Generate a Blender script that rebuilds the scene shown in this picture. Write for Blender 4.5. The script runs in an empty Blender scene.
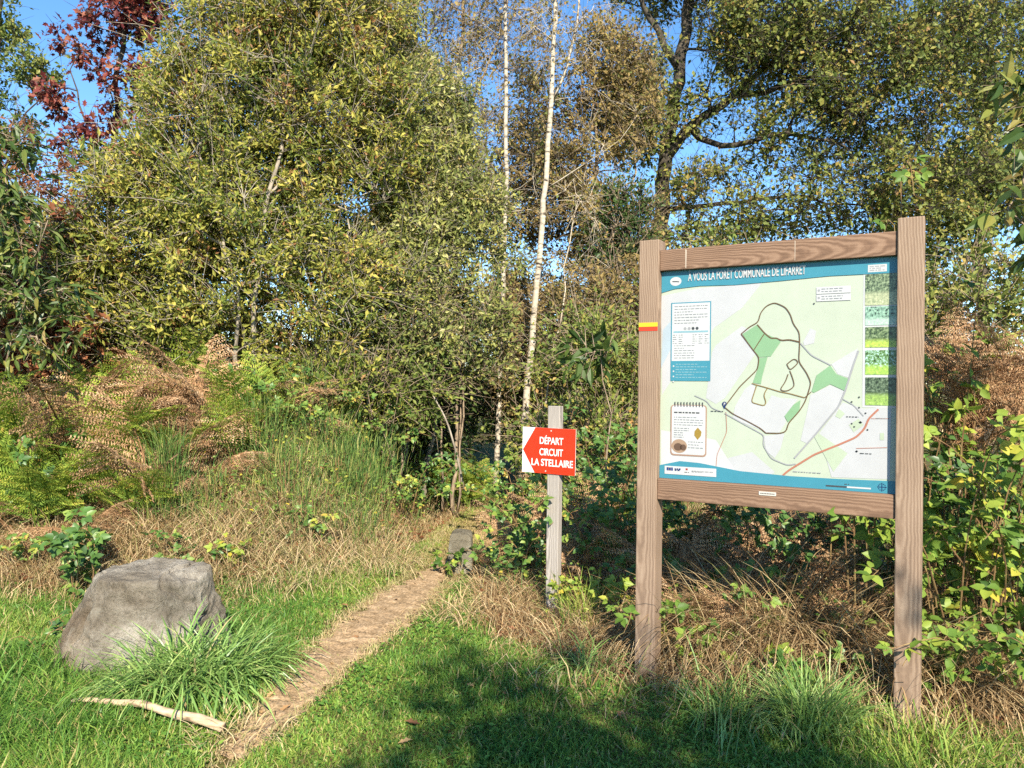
import bpy, math, random
import numpy as np
from mathutils import Vector, Matrix

# ------------------------------------------------------------------ camera, world, sun, exposure
SC = bpy.context.scene
COL = SC.collection
R = math.radians
CAM_H, FPX = 1.66, 769.0
cam_d = bpy.data.cameras.new('camera')
cam_d.sensor_width = 36.0
cam_d.lens = 36.0 * FPX / 1024.0
cam_d.clip_start, cam_d.clip_end = 0.05, 2000
cam = bpy.data.objects.new('camera', cam_d)
COL.objects.link(cam)
CAM_ROT = Matrix.Rotation(R(90.45), 3, 'X') @ Matrix.Rotation(R(0.75), 3, 'Z')
cam.matrix_world = Matrix.Translation((0, 0, CAM_H)) @ CAM_ROT.to_4x4()
SC.camera = cam

SUN_EL, SUN_AZ = 35.0, 10.0            # degrees up; degrees to the right of straight behind the camera
SUN_DIR = Vector((math.sin(R(SUN_AZ)) * math.cos(R(SUN_EL)), -math.cos(R(SUN_AZ)) * math.cos(R(SUN_EL)), math.sin(R(SUN_EL))))
W = bpy.data.worlds.new('World'); SC.world = W; W.use_nodes = True
_nt = W.node_tree; _bg = _nt.nodes['Background']
_sky = _nt.nodes.new('ShaderNodeTexSky'); _sky.sky_type = 'NISHITA'; _sky.sun_disc = False
_sky.sun_elevation = R(SUN_EL); _sky.sun_rotation = R(180 - SUN_AZ)
_sky.altitude = 1500; _sky.air_density = 1.0; _sky.dust_density = 0.0; _sky.ozone_density = 1.0
_hs = _nt.nodes.new('ShaderNodeHueSaturation'); _hs.inputs['Saturation'].default_value = 1.25; _hs.inputs['Hue'].default_value = 0.5
_nt.links.new(_sky.outputs[0], _hs.inputs['Color']); _nt.links.new(_hs.outputs[0], _bg.inputs[0]); _bg.inputs[1].default_value = 0.125
_sl = bpy.data.lights.new('sun', 'SUN'); _sl.energy = 5.0; _sl.angle = R(0.5); _sl.color = (1.0, 0.91, 0.76)
_so = bpy.data.objects.new('sun', _sl); COL.objects.link(_so)
_so.rotation_euler = SUN_DIR.to_track_quat('Z', 'Y').to_euler(); _so.location = (3, -12, 12)
vs = SC.view_settings
SC.display_settings.display_device = 'sRGB'
vs.view_transform = 'Standard'; vs.look = 'None'; vs.gamma = 1.0; vs.exposure = 1.22; vs.use_curve_mapping = False
cy = SC.cycles
cy.max_bounces = 6; cy.diffuse_bounces = 3; cy.glossy_bounces = 2; cy.transmission_bounces = 3
cy.caustics_reflective = False; cy.caustics_refractive = False
cy.use_denoising = False
cy.sample_clamp_indirect = 6.0

# ------------------------------------------------------------------ helpers
def ray(px, py):
    return CAM_ROT @ Vector(((px - 512) / FPX, -(py - 384) / FPX, -1.0))
def at(px, py, Y):
    """the point of the place seen there at distance Y in front of the camera"""
    d = ray(px, py); t = Y / d.y
    return Vector((d.x * t, Y, CAM_H + d.z * t))
def lin(h):
    h = h.lstrip('#'); o = []
    for i in (0, 2, 4):
        c = int(h[i:i + 2], 16) / 255
        o.append(c / 12.92 if c <= 0.04045 else ((c + 0.055) / 1.055) ** 2.4)
    return (*o, 1.0)
def tag(o, label=None, cat=None, group=None, kind=None):
    if label: o['label'] = label
    if cat: o['category'] = cat
    if group: o['group'] = group
    if kind: o['kind'] = kind
    return o
def empty(name, loc, label, cat, group=None, rz=0.0):
    o = bpy.data.objects.new(name, None); COL.objects.link(o)
    o.empty_display_size = 0.1
    o.location = loc; o.rotation_euler = (0, 0, rz)
    return tag(o, label, cat, group)
def link(name, mesh, parent=None):
    o = bpy.data.objects.new(name, mesh); COL.objects.link(o)
    if parent: o.parent = parent
    return o
def copy_thing(o, parent=None):
    c = o.copy(); COL.objects.link(c)
    if parent: c.parent = parent
    for ch in o.children: copy_thing(ch, c)
    return c
def unit(a): return a / np.maximum(np.linalg.norm(a, axis=-1, keepdims=True), 1e-9)

# ------------------------------------------------------------------ materials
def grime(m, amt=.12, sc=6):
    t = m.node_tree; p = t.nodes['Principled BSDF']; c = list(p.inputs['Base Color'].default_value)
    tc = t.nodes.new('ShaderNodeTexCoord'); n = t.nodes.new('ShaderNodeTexNoise'); n.inputs['Scale'].default_value = sc; n.inputs['Detail'].default_value = 9; n.inputs['Roughness'].default_value = .7
    mr = t.nodes.new('ShaderNodeMapRange'); mr.inputs[1].default_value = .35; mr.inputs[2].default_value = .65; mr.inputs[3].default_value = 1 - amt; mr.inputs[4].default_value = 1.0
    mx = t.nodes.new('ShaderNodeMix'); mx.data_type = 'RGBA'; mx.blend_type = 'MULTIPLY'; mx.inputs[0].default_value = 1; mx.inputs[6].default_value = c
    t.links.new(tc.outputs['Object'], n.inputs['Vector']); t.links.new(n.outputs[0], mr.inputs[0]); t.links.new(mr.outputs[0], mx.inputs[7]); t.links.new(mx.outputs[2], p.inputs['Base Color'])
    return m
class NT:
    def __init__(s, name):
        s.m = bpy.data.materials.new(name); s.m.use_nodes = True
        s.t = s.m.node_tree; s.p = s.t.nodes['Principled BSDF']; s.o = s.t.nodes['Material Output']
    def n(s, typ, **kw):
        x = s.t.nodes.new(typ)
        for k, v in kw.items():
            if k.startswith('i_'): x.inputs[k[2:].replace('_', ' ')].default_value = v
            else: setattr(x, k, v)
        return x
    def l(s, a, b): s.t.links.new(a, b)
    def ramp(s, stops, fac=None, interp='LINEAR'):
        r = s.n('ShaderNodeValToRGB'); e = r.color_ramp.elements; r.color_ramp.interpolation = interp
        while len(e) < len(stops): e.new(0.5)
        for el, (p, c) in zip(e, stops):
            el.position = p; el.color = lin(c) if isinstance(c, str) else c
        if fac is not None: s.l(fac, r.inputs[0])
        return r
    def bump(s, h, strength=0.3, dist=0.01):
        b = s.n('ShaderNodeBump'); b.inputs['Strength'].default_value = strength; b.inputs['Distance'].default_value = dist
        s.l(h, b.inputs['Height']); s.l(b.outputs[0], s.p.inputs['Normal'])
def plain(name, col, rough=0.6, spec=0.3):
    t = NT(name); t.p.inputs['Base Color'].default_value = lin(col)
    t.p.inputs['Roughness'].default_value = rough; t.p.inputs['Specular IOR Level'].default_value = spec
    return t.m
def leafy(name, stops, trans=0.33, rough=0.55, spec=0.22):
    t = NT(name)
    a = t.n('ShaderNodeAttribute'); a.attribute_name = 'tint'
    r = t.ramp(stops, a.outputs['Fac'])
    t.l(r.outputs[0], t.p.inputs['Base Color'])
    t.p.inputs['Roughness'].default_value = rough; t.p.inputs['Specular IOR Level'].default_value = spec
    tr = t.n('ShaderNodeBsdfTranslucent'); t.l(r.outputs[0], tr.inputs[0])
    mx = t.n('ShaderNodeMixShader'); mx.inputs[0].default_value = trans
    t.l(t.p.outputs[0], mx.inputs[1]); t.l(tr.outputs[0], mx.inputs[2]); t.l(mx.outputs[0], t.o.inputs[0])
    return t.m
def bark(name, c1, c2, scale=14, marks=None):
    t = NT(name)
    tc = t.n('ShaderNodeTexCoord'); mp = t.n('ShaderNodeMapping'); t.l(tc.outputs['Object'], mp.inputs[0])
    mp.inputs['Scale'].default_value = (1, 1, 0.3) if not marks else (0.6, 0.6, 2.2)
    nz = t.n('ShaderNodeTexNoise'); nz.inputs['Scale'].default_value = scale; nz.inputs['Detail'].default_value = 6
    t.l(mp.outputs[0], nz.inputs['Vector'])
    st = [(0.3, c1), (0.7, c2)] if not marks else [(0.36, marks), (0.43, c1), (0.75, c2)]
    r = t.ramp(st, nz.outputs[0]); t.l(r.outputs[0], t.p.inputs['Base Color'])
    t.p.inputs['Roughness'].default_value = 0.85; t.p.inputs['Specular IOR Level'].default_value = 0.15
    t.bump(nz.outputs[0], 0.5, 0.02)
    return t.m

M = {}
M['willow'] = leafy('willow_leaf', [(0, '#4c5e2a'), (0.35, '#767f38'), (0.65, '#9a9745'), (0.87, '#bcb056'), (.95, '#a5834e'), (1, '#8a6240')])
M['willow_grey'] = leafy('willow_leaf_silver', [(0, '#576236'), (0.4, '#808748'), (0.7, '#a2a056'), (0.9, '#bcb882'), (1, '#aa945c')])
M['oak'] = leafy('oak_leaf', [(0, '#4d5d2d'), (0.4, '#757e3e'), (0.72, '#928d46'), (0.92, '#a58e4e'), (1, '#94744a')], rough=0.5)
M['oakg'] = leafy('oak_leaf_green', [(0, '#4c5e2c'), (0.4, '#738040'), (0.75, '#95924a'), (1, '#a8924e')], rough=0.5)
M['redoak'] = leafy('red_oak_leaf', [(0, '#431d20'), (0.4, '#6b302e'), (0.75, '#8f4a3c'), (1, '#9a6a50')], rough=0.5)
M['rust'] = leafy('rusty_leaf', [(0, '#5f5434'), (0.35, '#857246'), (0.65, '#a08a56'), (.85, '#7c7c46'), (1, '#6c7640')], rough=0.6)
M['birchleaf'] = leafy('birch_leaf', [(0, '#6d6a33'), (0.5, '#95813f'), (1, '#8d6540')], rough=0.5)
M['brownleaf'] = leafy('brown_leaf', [(0, '#5a3320'), (0.5, '#87553a'), (1, '#a06a48')], rough=0.6)
M['dark'] = leafy('dark_evergreen_leaf', [(0, '#26371f'), (0.5, '#3b5228'), (1, '#5d7036')], rough=0.4)
M['shrub'] = leafy('shrub_leaf', [(0, '#4d5e2c'), (0.5, '#788640'), (0.85, '#a49c4e'), (1, '#a88452')], rough=0.5)
M['chestnut'] = leafy('chestnut_leaf', [(0, '#3b5226'), (0.5, '#586c34'), (0.8, '#80843f'), (1, '#8f7c40')], rough=0.4, spec=0.45)
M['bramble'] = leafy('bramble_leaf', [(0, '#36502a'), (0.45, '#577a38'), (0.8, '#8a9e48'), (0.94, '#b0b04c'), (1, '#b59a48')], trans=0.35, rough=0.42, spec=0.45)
M['bramble_y'] = leafy('bramble_leaf_yellowing', [(0, '#3e5c28'), (0.4, '#678438'), (0.8, '#9cab48'), (1, '#c0aa44')], trans=0.38, rough=0.45)
M['fern'] = leafy('green_bracken', [(0, '#5c7a32'), (0.45, '#88a040'), (0.8, '#b4b84e'), (1, '#c4a656')], trans=0.38, rough=0.6, spec=0.2)
M['deadfern'] = leafy('dead_bracken', [(0, '#75553c'), (0.4, '#a07c5a'), (0.75, '#c2a07a'), (1, '#cfb492')], trans=0.2, rough=0.8, spec=0.1)
M['grass'] = leafy('turf_blade', [(0, '#44692c'), (0.35, '#648c38'), (0.65, '#8aa346'), (0.88, '#a8ab58'), (1, '#b09c6c')], trans=0.35, rough=0.5, spec=0.3)
M['tuft'] = leafy('sedge_blade', [(0, '#547636'), (0.5, '#7f9f52'), (0.8, '#a4b868'), (0.92, '#b8b078'), (1, '#ae9468')], trans=0.25, rough=0.38, spec=0.5)
M['straw'] = leafy('straw_blade', [(0, '#6e563c'), (0.3, '#947853'), (0.55, '#b39a72'), (0.8, '#cdb790'), (1, '#96925e')], trans=0.2, rough=0.8, spec=0.1)
M['broom'] = leafy('broom_stem', [(0, '#34512a'), (0.5, '#587436'), (0.85, '#86904a'), (1, '#a5985c')], trans=0.1, rough=0.5)
M['twig'] = bark('twig_bark', '#5d4f42', '#a29078', 30)
M['greybark'] = bark('grey_bark', '#62594d', '#aaa08f', 12)
M['oakbark'] = bark('oak_bark', '#2e2a24', '#5f574c', 10)
M['birchbark'] = bark('birch_bark', '#a39886', '#c3b9a8', 9, marks='#3a332d')
M['cane'] = bark('bramble_cane', '#6b4a38', '#8d7a50', 25)

# ------------------------------------------------------------------ mesh building
DIAMOND = (np.array([(0, 0, 0), (-.5, .42, .07), (0, 1, -.04), (.5, .42, .07)], float), [(0, 3, 2, 1)])
OVATE = (np.array([(0, 0, 0), (0, .33, -.02), (0, .68, -.03), (0, 1, -.1), (-.42, .26, .08), (-.36, .62, .06), (.42, .26, .08), (.36, .62, .06)], float),
         [(0, 6, 1), (0, 1, 4), (1, 6, 7, 2), (1, 2, 5, 4), (2, 7, 3), (2, 3, 5)])
LOBED = (np.array([(0, 0, 0), (.18, .22, .02), (.45, .3, .06), (.24, .45, .02), (.5, .62, .07), (.2, .72, .02), (0, 1, -.05),
                   (-.2, .72, .02), (-.5, .62, .07), (-.24, .45, .02), (-.45, .3, .06), (-.18, .22, .02), (0, .45, -.02)], float),
         [(12, i, i + 1) for i in range(11)] + [(12, 11, 0)])
class MB:
    def __init__(s): s.v, s.lo, s.to, s.mi, s.ti, s.n = [], [], [], [], [], 0
    def add(s, v, loops, tot, mat=0, tint=0.5):
        v = np.asarray(v, float).reshape(-1, 3); k = len(v)
        s.v.append(v); s.lo.append(np.asarray(loops, np.int64).ravel() + s.n); tot = np.asarray(tot, np.int64).ravel()
        s.to.append(tot); s.mi.append(np.full(len(tot), mat, np.int64))
        s.ti.append(np.broadcast_to(np.asarray(tint, float), (k,))); s.n += k
    def poly(s, v, mat=0, tint=0.5): s.add(v, range(len(v)), [len(v)], mat, tint)
    def leaves(s, pos, d, nrm, ln, wd, tpl, tint, mat=0):
        T, F = tpl; N = len(pos); K = len(T)
        d = unit(d); r = unit(np.cross(d, nrm)); nn = np.cross(r, d)
        ln = np.broadcast_to(ln, (N,))[:, None, None]; wd = np.broadcast_to(wd, (N,))[:, None, None]
        V = pos[:, None, :] + T[None, :, 0:1] * wd * r[:, None] + T[None, :, 1:2] * ln * d[:, None] + T[None, :, 2:3] * ln * nn[:, None]
        f = np.concatenate([np.array(q) for q in F]); off = (np.arange(N) * K)[:, None]
        s.add(V.reshape(-1, 3), (f[None] + off).ravel(), np.tile([len(q) for q in F], N), mat, np.repeat(np.broadcast_to(tint, (N,)), K))
    def blades(s, base, L, w, lean, bend, tint, segs=2, mat=0, face=None):
        """curved grass blades; lean: unit horizontal directions"""
        N = len(base); L = np.broadcast_to(L, (N,))[:, None]; bend = np.broadcast_to(bend, (N,))[:, None]
        if face is None:
            a = np.random.default_rng(s.n + 7).uniform(0, 6.283, N); side = np.stack([np.cos(a), np.sin(a), 0 * a], 1)
        else: side = face
        w = np.broadcast_to(w, (N,))[:, None]; rows = []
        for k in range(segs + 1):
            t = k / segs; ang = bend * t
            c = base + L * t * (np.cos(ang * .8) * np.array([0, 0, 1.]) + np.sin(ang * .8) * lean)
            if k == segs: rows.append(c[:, None])
            else:
                ww = w * (1 - .45 * t * t) * .5; rows.append(np.stack([c - side * ww, c + side * ww], 1))
        V = np.concatenate(rows, 1); K = V.shape[1]; F = []
        for k in range(segs - 1): F += [2 * k, 2 * k + 1, 2 * k + 3, 2 * k + 2]
        F += [2 * segs - 2, 2 * segs - 1, 2 * segs]
        off = (np.arange(N) * K)[:, None]
        s.add(V.reshape(-1, 3), (np.array(F)[None] + off).ravel(), np.tile([4] * (segs - 1) + [3], N), mat, np.repeat(np.broadcast_to(tint, (N,)), K))
    def tube(s, pts, rad, sides=5, mat=0, tint=0.5, cap=True):
        pts = np.asarray(pts, float); n = len(pts); rad = np.broadcast_to(rad, (n,))
        tg = np.gradient(pts, axis=0); tg = unit(tg)
        ref = np.array([0, 0, 1.]) if abs(tg[0, 2]) < .9 else np.array([1., 0, 0])
        a = unit(np.cross(tg, ref)); b = np.cross(tg, a)
        th = np.arange(sides) / sides * 2 * math.pi
        V = pts[:, None] + rad[:, None, None] * (np.cos(th)[None, :, None] * a[:, None] + np.sin(th)[None, :, None] * b[:, None])
        i = np.arange(n - 1)[:, None] * sides; j = np.arange(sides)[None]; j2 = (j + 1) % sides
        q = np.stack([i + j, i + j2, i + sides + j2, i + sides + j], -1).reshape(-1, 4)
        lo = list(q.ravel()); to = [4] * len(q)
        if cap: lo += list(range(sides))[::-1] + [(n - 1) * sides + k for k in range(sides)]; to += [sides, sides]
        s.add(V.reshape(-1, 3), lo, to, mat, tint)
    def box(s, c, h, mat=0, tint=0.5):
        c = np.array(c); h = np.array(h)
        V = np.array([(x, y, z) for x in (-1, 1) for y in (-1, 1) for z in (-1, 1)]) * h + c
        s.add(V, [0, 1, 3, 2, 4, 6, 7, 5, 0, 4, 5, 1, 2, 3, 7, 6, 0, 2, 6, 4, 1, 5, 7, 3], [4] * 6, mat, tint)
    def mesh(s, name, mats, smooth=False):
        me = bpy.data.meshes.new(name)
        V = np.concatenate(s.v); lo = np.concatenate(s.lo); to = np.concatenate(s.to)
        me.vertices.add(len(V)); me.vertices.foreach_set('co', V.astype(np.float32).ravel())
        me.loops.add(len(lo)); me.loops.foreach_set('vertex_index', lo.astype(np.int32))
        me.polygons.add(len(to)); st = np.concatenate([[0], np.cumsum(to)[:-1]])
        me.polygons.foreach_set('loop_start', st.astype(np.int32))
        try: me.polygons.foreach_set('loop_total', to.astype(np.int32))
        except Exception: pass
        for m in (mats if isinstance(mats, (list, tuple)) else [mats]): me.materials.append(m)
        me.polygons.foreach_set('material_index', np.concatenate(s.mi).astype(np.int32))
        me.polygons.foreach_set('use_smooth', np.full(len(to), bool(smooth)))
        at_ = me.attributes.new('tint', 'FLOAT', 'POINT'); at_.data.foreach_set('value', np.clip(np.concatenate(s.ti), 0, 1).astype(np.float32))
        me.update(calc_edges=True); me.validate()
        return me
    def build(s, name, mats, parent=None, smooth=False):
        return link(name, s.mesh(name, mats, smooth), parent)

# ------------------------------------------------------------------ the lie of the land
PATH = np.array([(-1.3, 2.6), (-1.24, 3.3), (-1.2, 3.7), (-1.14, 4.2), (-1.07, 4.84), (-.94, 5.46), (-.81, 6.26), (-.71, 6.84), (-.6, 7.8), (-.45, 9.1), (-.2, 10.6), (.3, 12.2), (1.1, 14)])
PHW = np.array([.02, .05, .1, .15, .185, .225, .235, .22, .26, .3, .34, .34, .34])
def sn(x, y, f, p=0.0): return np.sin(x * f + p + 1.7 * np.sin(y * f * .71 + p)) * np.sin(y * f * .93 + 2.1 * p + 1.3 * np.sin(x * f * .57))
def sstep(a, b, x):
    t = np.clip((x - a) / (b - a), 0, 1); return t * t * (3 - 2 * t)
def path_d(x, y):
    """distance to the path's centre line over its half width"""
    best = np.full(np.shape(x), 99.0)
    for i in range(len(PATH) - 1):
        a, b = PATH[i], PATH[i + 1]; d = b - a; t = np.clip(((x - a[0]) * d[0] + (y - a[1]) * d[1]) / (d @ d), 0, 1)
        hw = PHW[i] + (PHW[i + 1] - PHW[i]) * t
        best = np.minimum(best, np.hypot(x - a[0] - d[0] * t, y - a[1] - d[1] * t) / hw)
    return best
def gh(x, y):
    x = np.asarray(x, float); y = np.asarray(y, float)
    z = .012 * sn(x, y, 1.1, .4) + .012 * sn(x, y, 3.1, 1.2)
    z = z + 1.2 * sstep(5.9, 8.3, y) * sstep(-.95, -2.2, x) * (1 - sstep(14, 30, y))
    z = z + .35 * sstep(5.6, 8.5, y - .0) * sstep(-.1, 1.2, x) * (1 - sstep(14, 30, y))
    pd = path_d(x, y); z = z - .015 * np.exp(-(pd / 1.1) ** 2)
    return z * sstep(2.0, 3.0, np.hypot(x, y) + .6)
def gz(x, y): return float(gh(x, y))
EX = [-9, -4.1, -3.4, -2.3, -1.56, -1.09, -.85, -.55, -.41, -.08, .3, .76, 1.38, 1.99, 2.53, 6]
EY = [6.1, 6.17, 6.3, 6.25, 6.7, 7.6, 9.2, 9.0, 7.5, 5.25, 4.85, 4.6, 4.3, 3.95, 3.75, 3.6]
def lawn(x, y):
    """> 0 on the mown grass, < 0 under the bracken and brambles (metres, roughly)"""
    return np.interp(x, EX, EY) - y + .18 * sn(x, y, 2.6, .3) + .1 * sn(x, y, 7, 1.)

def soil(name, stops, sc1, sc2, bumpd):
    t = NT(name); tc = t.n('ShaderNodeTexCoord')
    n1 = t.n('ShaderNodeTexNoise'); n1.inputs['Scale'].default_value = sc1; n1.inputs['Detail'].default_value = 8; n1.inputs['Roughness'].default_value = .7
    n2 = t.n('ShaderNodeTexNoise'); n2.inputs['Scale'].default_value = sc2; n2.inputs['Detail'].default_value = 4
    t.l(tc.outputs['Object'], n1.inputs['Vector']); t.l(tc.outputs['Object'], n2.inputs['Vector'])
    mx = t.n('ShaderNodeMath', operation='MULTIPLY_ADD'); mx.inputs[1].default_value = .45
    t.l(n2.outputs[0], mx.inputs[0]); md = t.n('ShaderNodeMath', operation='MULTIPLY'); md.inputs[1].default_value = .55
    t.l(n1.outputs[0], md.inputs[0]); t.l(md.outputs[0], mx.inputs[2])
    r = t.ramp(stops, mx.outputs[0]); t.l(r.outputs[0], t.p.inputs['Base Color'])
    t.p.inputs['Roughness'].default_value = .95; t.p.inputs['Specular IOR Level'].default_value = .1
    t.bump(mx.outputs[0], .8, bumpd); return t.m
M['ground'] = soil('meadow_soil', [(.3, '#3a3320'), (.45, '#54492c'), (.58, '#5d6232'), (.7, '#7d7446')], 6, 60, .03)
M['path'] = soil('trodden_soil', [(.3, '#57452f'), (.4, '#806a4e'), (.53, '#a08768'), (.68, '#bca586')], 9, 70, .02)
def ax(lo, hi, st, far): 
    c = np.arange(lo, hi + 1e-6, st); o = np.array([1.5, 4, 9, 20, 45, 100, 220, 450])
    return np.concatenate([lo - o[::-1], c, hi + o])
gx, gy = ax(-8, 8, .11, 0), ax(-6, 18, .11, 0)
XX, YY = np.meshgrid(gx, gy); ZZ = gh(XX, YY); nx, ny = len(gx), len(gy)
g = MB(); ii, jj = np.meshgrid(np.arange(ny - 1), np.arange(nx - 1), indexing='ij'); a = (ii * nx + jj).ravel()
g.add(np.stack([XX, YY, ZZ], -1).reshape(-1, 3), np.stack([a, a + 1, a + nx + 1, a + nx], -1).ravel(), [4] * len(a))
tag(g.build('ground', M['ground'], smooth=True), kind='structure')
# the trodden path: a sheet just above the ground, ragged along its edges
rng = np.random.default_rng(5)
ts = np.linspace(1.3, 7.6, 260); ctr = np.stack([np.interp(ts, range(len(PATH)), PATH[:, k]) for k in (0, 1)], 1)
for _ in range(30): ctr[1:-1] = (ctr[:-2] + 2 * ctr[1:-1] + ctr[2:]) / 4
hw = np.interp(ts, range(len(PATH)), PHW) * np.interp(ts, [1.3, 6.0, 7.6], [1, 1, .35]); tg = unit(np.gradient(ctr, axis=0)); nr = np.stack([-tg[:, 1], tg[:, 0]], 1)
nsx = 15; us = np.linspace(-1, 1, nsx); wob = .95 + .17 * np.sin(np.arange(260) * .37) + .12 * rng.normal(size=260)
wob2 = .95 + .17 * np.sin(np.arange(260) * .29 + 2) + .12 * rng.normal(size=260)
PP = ctr[:, None] + nr[:, None] * (us[None, :, None] * hw[:, None, None] * np.where(us > 0, wob[:, None], wob2[:, None])[..., None])
pz = gh(PP[..., 0], PP[..., 1]) + .012 * (1 - us[None] ** 4) + .004 + .008 * np.abs(sn(PP[..., 0], PP[..., 1], 19, .4)) + .010 * rng.normal(size=PP.shape[:2]) * (1 - us[None] ** 6) * .5
p = MB(); ii, jj = np.meshgrid(np.arange(259), np.arange(nsx - 1), indexing='ij'); a = (ii * nsx + jj).ravel()
p.add(np.concatenate([PP, pz[..., None]], -1).reshape(-1, 3), np.stack([a, a + nsx, a + nsx + 1, a + 1], -1).ravel(), [4] * len(a))
tag(p.build('path', M['path'], smooth=True), kind='structure')

# ------------------------------------------------------------------ turf, straw, litter (nobody could count these)
def scatter(n, x0, x1, y0, y1, rng, near=True):
    x = rng.uniform(x0, x1, n); u = rng.uniform(0, 1, n)
    y = y0 * (y1 / y0) ** u if near else y0 + (y1 - y0) * u
    k = np.abs(x) < .72 * y + 1.0
    return x[k], y[k]
def hdir(n, rng):
    a = rng.uniform(0, 6.283, n); return np.stack([np.cos(a), np.sin(a), 0 * a], 1)
rng = np.random.default_rng(11)
x, y = scatter(800000, -6, 4.5, 2.2, 11.8, rng)
ln_, pd = lawn(x, y), path_d(x, y)
edge = pd + .3 * sn(x, y, 7, .5) + .25 * sn(x, y, 17, 1.5) + .2 * rng.normal(size=len(x))
keep = ((ln_ > rng.normal(size=len(x)) * .12) | ((y > 6.6) & (pd < 1.5))) & ((edge > 1.12) | ((y > 6.6) & (rng.random(len(x)) < .9 * sstep(6.6, 7.6, y))) | (rng.random(len(x)) < .02 + .12 * sstep(.45, 1.1, pd)))
x, y, pd = x[keep], y[keep], pd[keep]; n = len(x)
lush = sstep(-.9, -1.6, x) * sstep(5.6, 4.4, y) + .35 * sstep(1.0, 2.0, x); lush = lush * (1 - np.exp(-((x + 1.72) / .55) ** 2 - ((y - 3.55) / .35) ** 2))
L = (.035 + .05 * rng.random(n) ** 1.5) * (1 + 1.6 * lush) * (.55 + .45 * sstep(1.0, 2.2, pd)) * (.8 + .35 * sn(x, y, 2.3, 2.) + .25 * sn(x, y, 6, .1))
tint = .37 + .2 * sn(x, y, 1.3, 1.) + .12 * sn(x, y, 4.5, 3.) + .2 * rng.normal(size=n) - .06 * lush + .3 * np.exp(-(pd - 1) * 1.6) + .22 * sstep(5.5, 8, y)
tint = np.where(rng.random(n) < .09, .97, tint)
b = MB(); b.blades(np.stack([x, y, gh(x, y) - .003], 1), np.maximum(L, .015), .004 + .006 * rng.random(n) ** 2, hdir(n, rng), rng.uniform(.3, 1.9, n), tint, 2)
# broad low leaves (clover, plantain) among the blades
x, y = scatter(130000, -5, 4, 2.4, 7.5, rng); ln_, pd = lawn(x, y), path_d(x, y)
keep = (ln_ > .05) & (pd > 1.2) & (rng.random(len(x)) < np.clip(.35 + .5 * sn(x, y, 3.3, 2.2), 0.05, 1)); x, y = x[keep], y[keep]; n = len(x)
d = hdir(n, rng); d[:, 2] = rng.uniform(-.2, .7, n); nn = rng.normal(size=(n, 3)) * .4 + [0, 0, 1]
b.leaves(np.stack([x, y, gh(x, y) + rng.uniform(.005, .035, n)], 1), d, nn, .016 + .024 * rng.random(n), .01 + .011 * rng.random(n), DIAMOND, .28 + .2 * rng.normal(size=n))
tag(b.build('grass', M['grass']), kind='stuff', label='short bright green turf on both sides of the path', cat='grass')
# straw and dead stalks lying under the bracken, the brambles and round the posts
x, y = scatter(230000, -6.5, 5, 3.2, 11, rng); ln_, pd = lawn(x, y), path_d(x, y)
keep = (ln_ < .35 + .3 * rng.normal(size=len(x))) & (ln_ > -5.5) & (pd > 1.1) & (rng.random(len(x)) < .75); x, y, ln_ = x[keep], y[keep], ln_[keep]; n = len(x)
L = .06 + .2 * rng.random(n) ** 2 + .1 * sstep(0, -.6, ln_) * rng.random(n)
b = MB(); b.blades(np.stack([x, y, gh(x, y) - .005], 1), L, .002 + .007 * rng.random(n) ** 2, hdir(n, rng), rng.uniform(.6, 2.3, n), .45 + .3 * rng.normal(size=n) + .15 * sn(x, y, 2, .3), 2)
x, y = scatter(260000, -2.6, .6, 3.0, 9.5, rng); pd = path_d(x, y); keep = (np.abs(pd - 1.02 - .15 * sn(x, y, 8, 1.)) < .24 * np.abs(rng.normal(size=len(x)))) & (rng.random(len(x)) < .5); x, y = x[keep], y[keep]; n = len(x)
b.blades(np.stack([x, y, gh(x, y)], 1), .02 + .07 * rng.random(n), .004, hdir(n, rng), rng.uniform(.5, 2.2, n), np.where(rng.random(n) < .45, .97, .6 + .25 * rng.normal(size=n)), 2)
tag(b.build('straw', M['straw']), kind='stuff', label='pale dead grass and stalks under the bushes', cat='dry grass')
x, y = scatter(60000, -6.5, 5, 3.4, 12, rng); ln_ = lawn(x, y); pd = path_d(x, y)
keep = ((ln_ < .1) & (pd > 1.25) & (rng.random(len(x)) < .45)); x, y = x[keep], y[keep]; n = len(x)
d = hdir(n, rng); d[:, 2] = rng.uniform(-.3, .3, n); nn = rng.normal(size=(n, 3)) * .5 + [0, -.2, 1]
b = MB(); b.leaves(np.stack([x, y, gh(x, y) + .01 + .03 * rng.random(n)], 1), d, nn, .04 + .04 * rng.random(n), .025 + .02 * rng.random(n), DIAMOND, rng.random(n))
tag(b.build('leaf_litter', M['brownleaf']), kind='stuff', label='fallen brown leaves under the trees', cat='leaf litter')
x, y = scatter(330000, -7, 5, 4.4, 12.5, rng); ln_, pd = lawn(x, y), path_d(x, y)
den = np.clip(.45 + .6 * sn(x, y, 1.9, .7) + .35 * sn(x, y, 5.2, 2.), 0, 1) * sstep(.0, -.9, ln_) * (pd > 1.4) * np.where(x < -.6, .75, .45)
keep = rng.random(len(x)) < den * .6; x, y = x[keep], y[keep]; n = len(x); g0 = gh(x, y)
b = MB(); k = rng.random(n) < .55
b.blades(np.stack([x, y, g0], 1)[k], (.1 + .3 * rng.random(n) ** 1.6)[k], .005, hdir(n, rng)[k], rng.uniform(.2, 1.4, n)[k], (.55 + .25 * rng.normal(size=n) + .2 * sn(x, y, 2.7, 1.))[k], 3, 0)
x, y, g0 = x[~k], y[~k], g0[~k]; n = len(x); d = hdir(n, rng); d[:, 2] = rng.uniform(-.3, .5, n); nn = rng.normal(size=(n, 3)) * .5 + [.05, -.5, .7]
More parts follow.
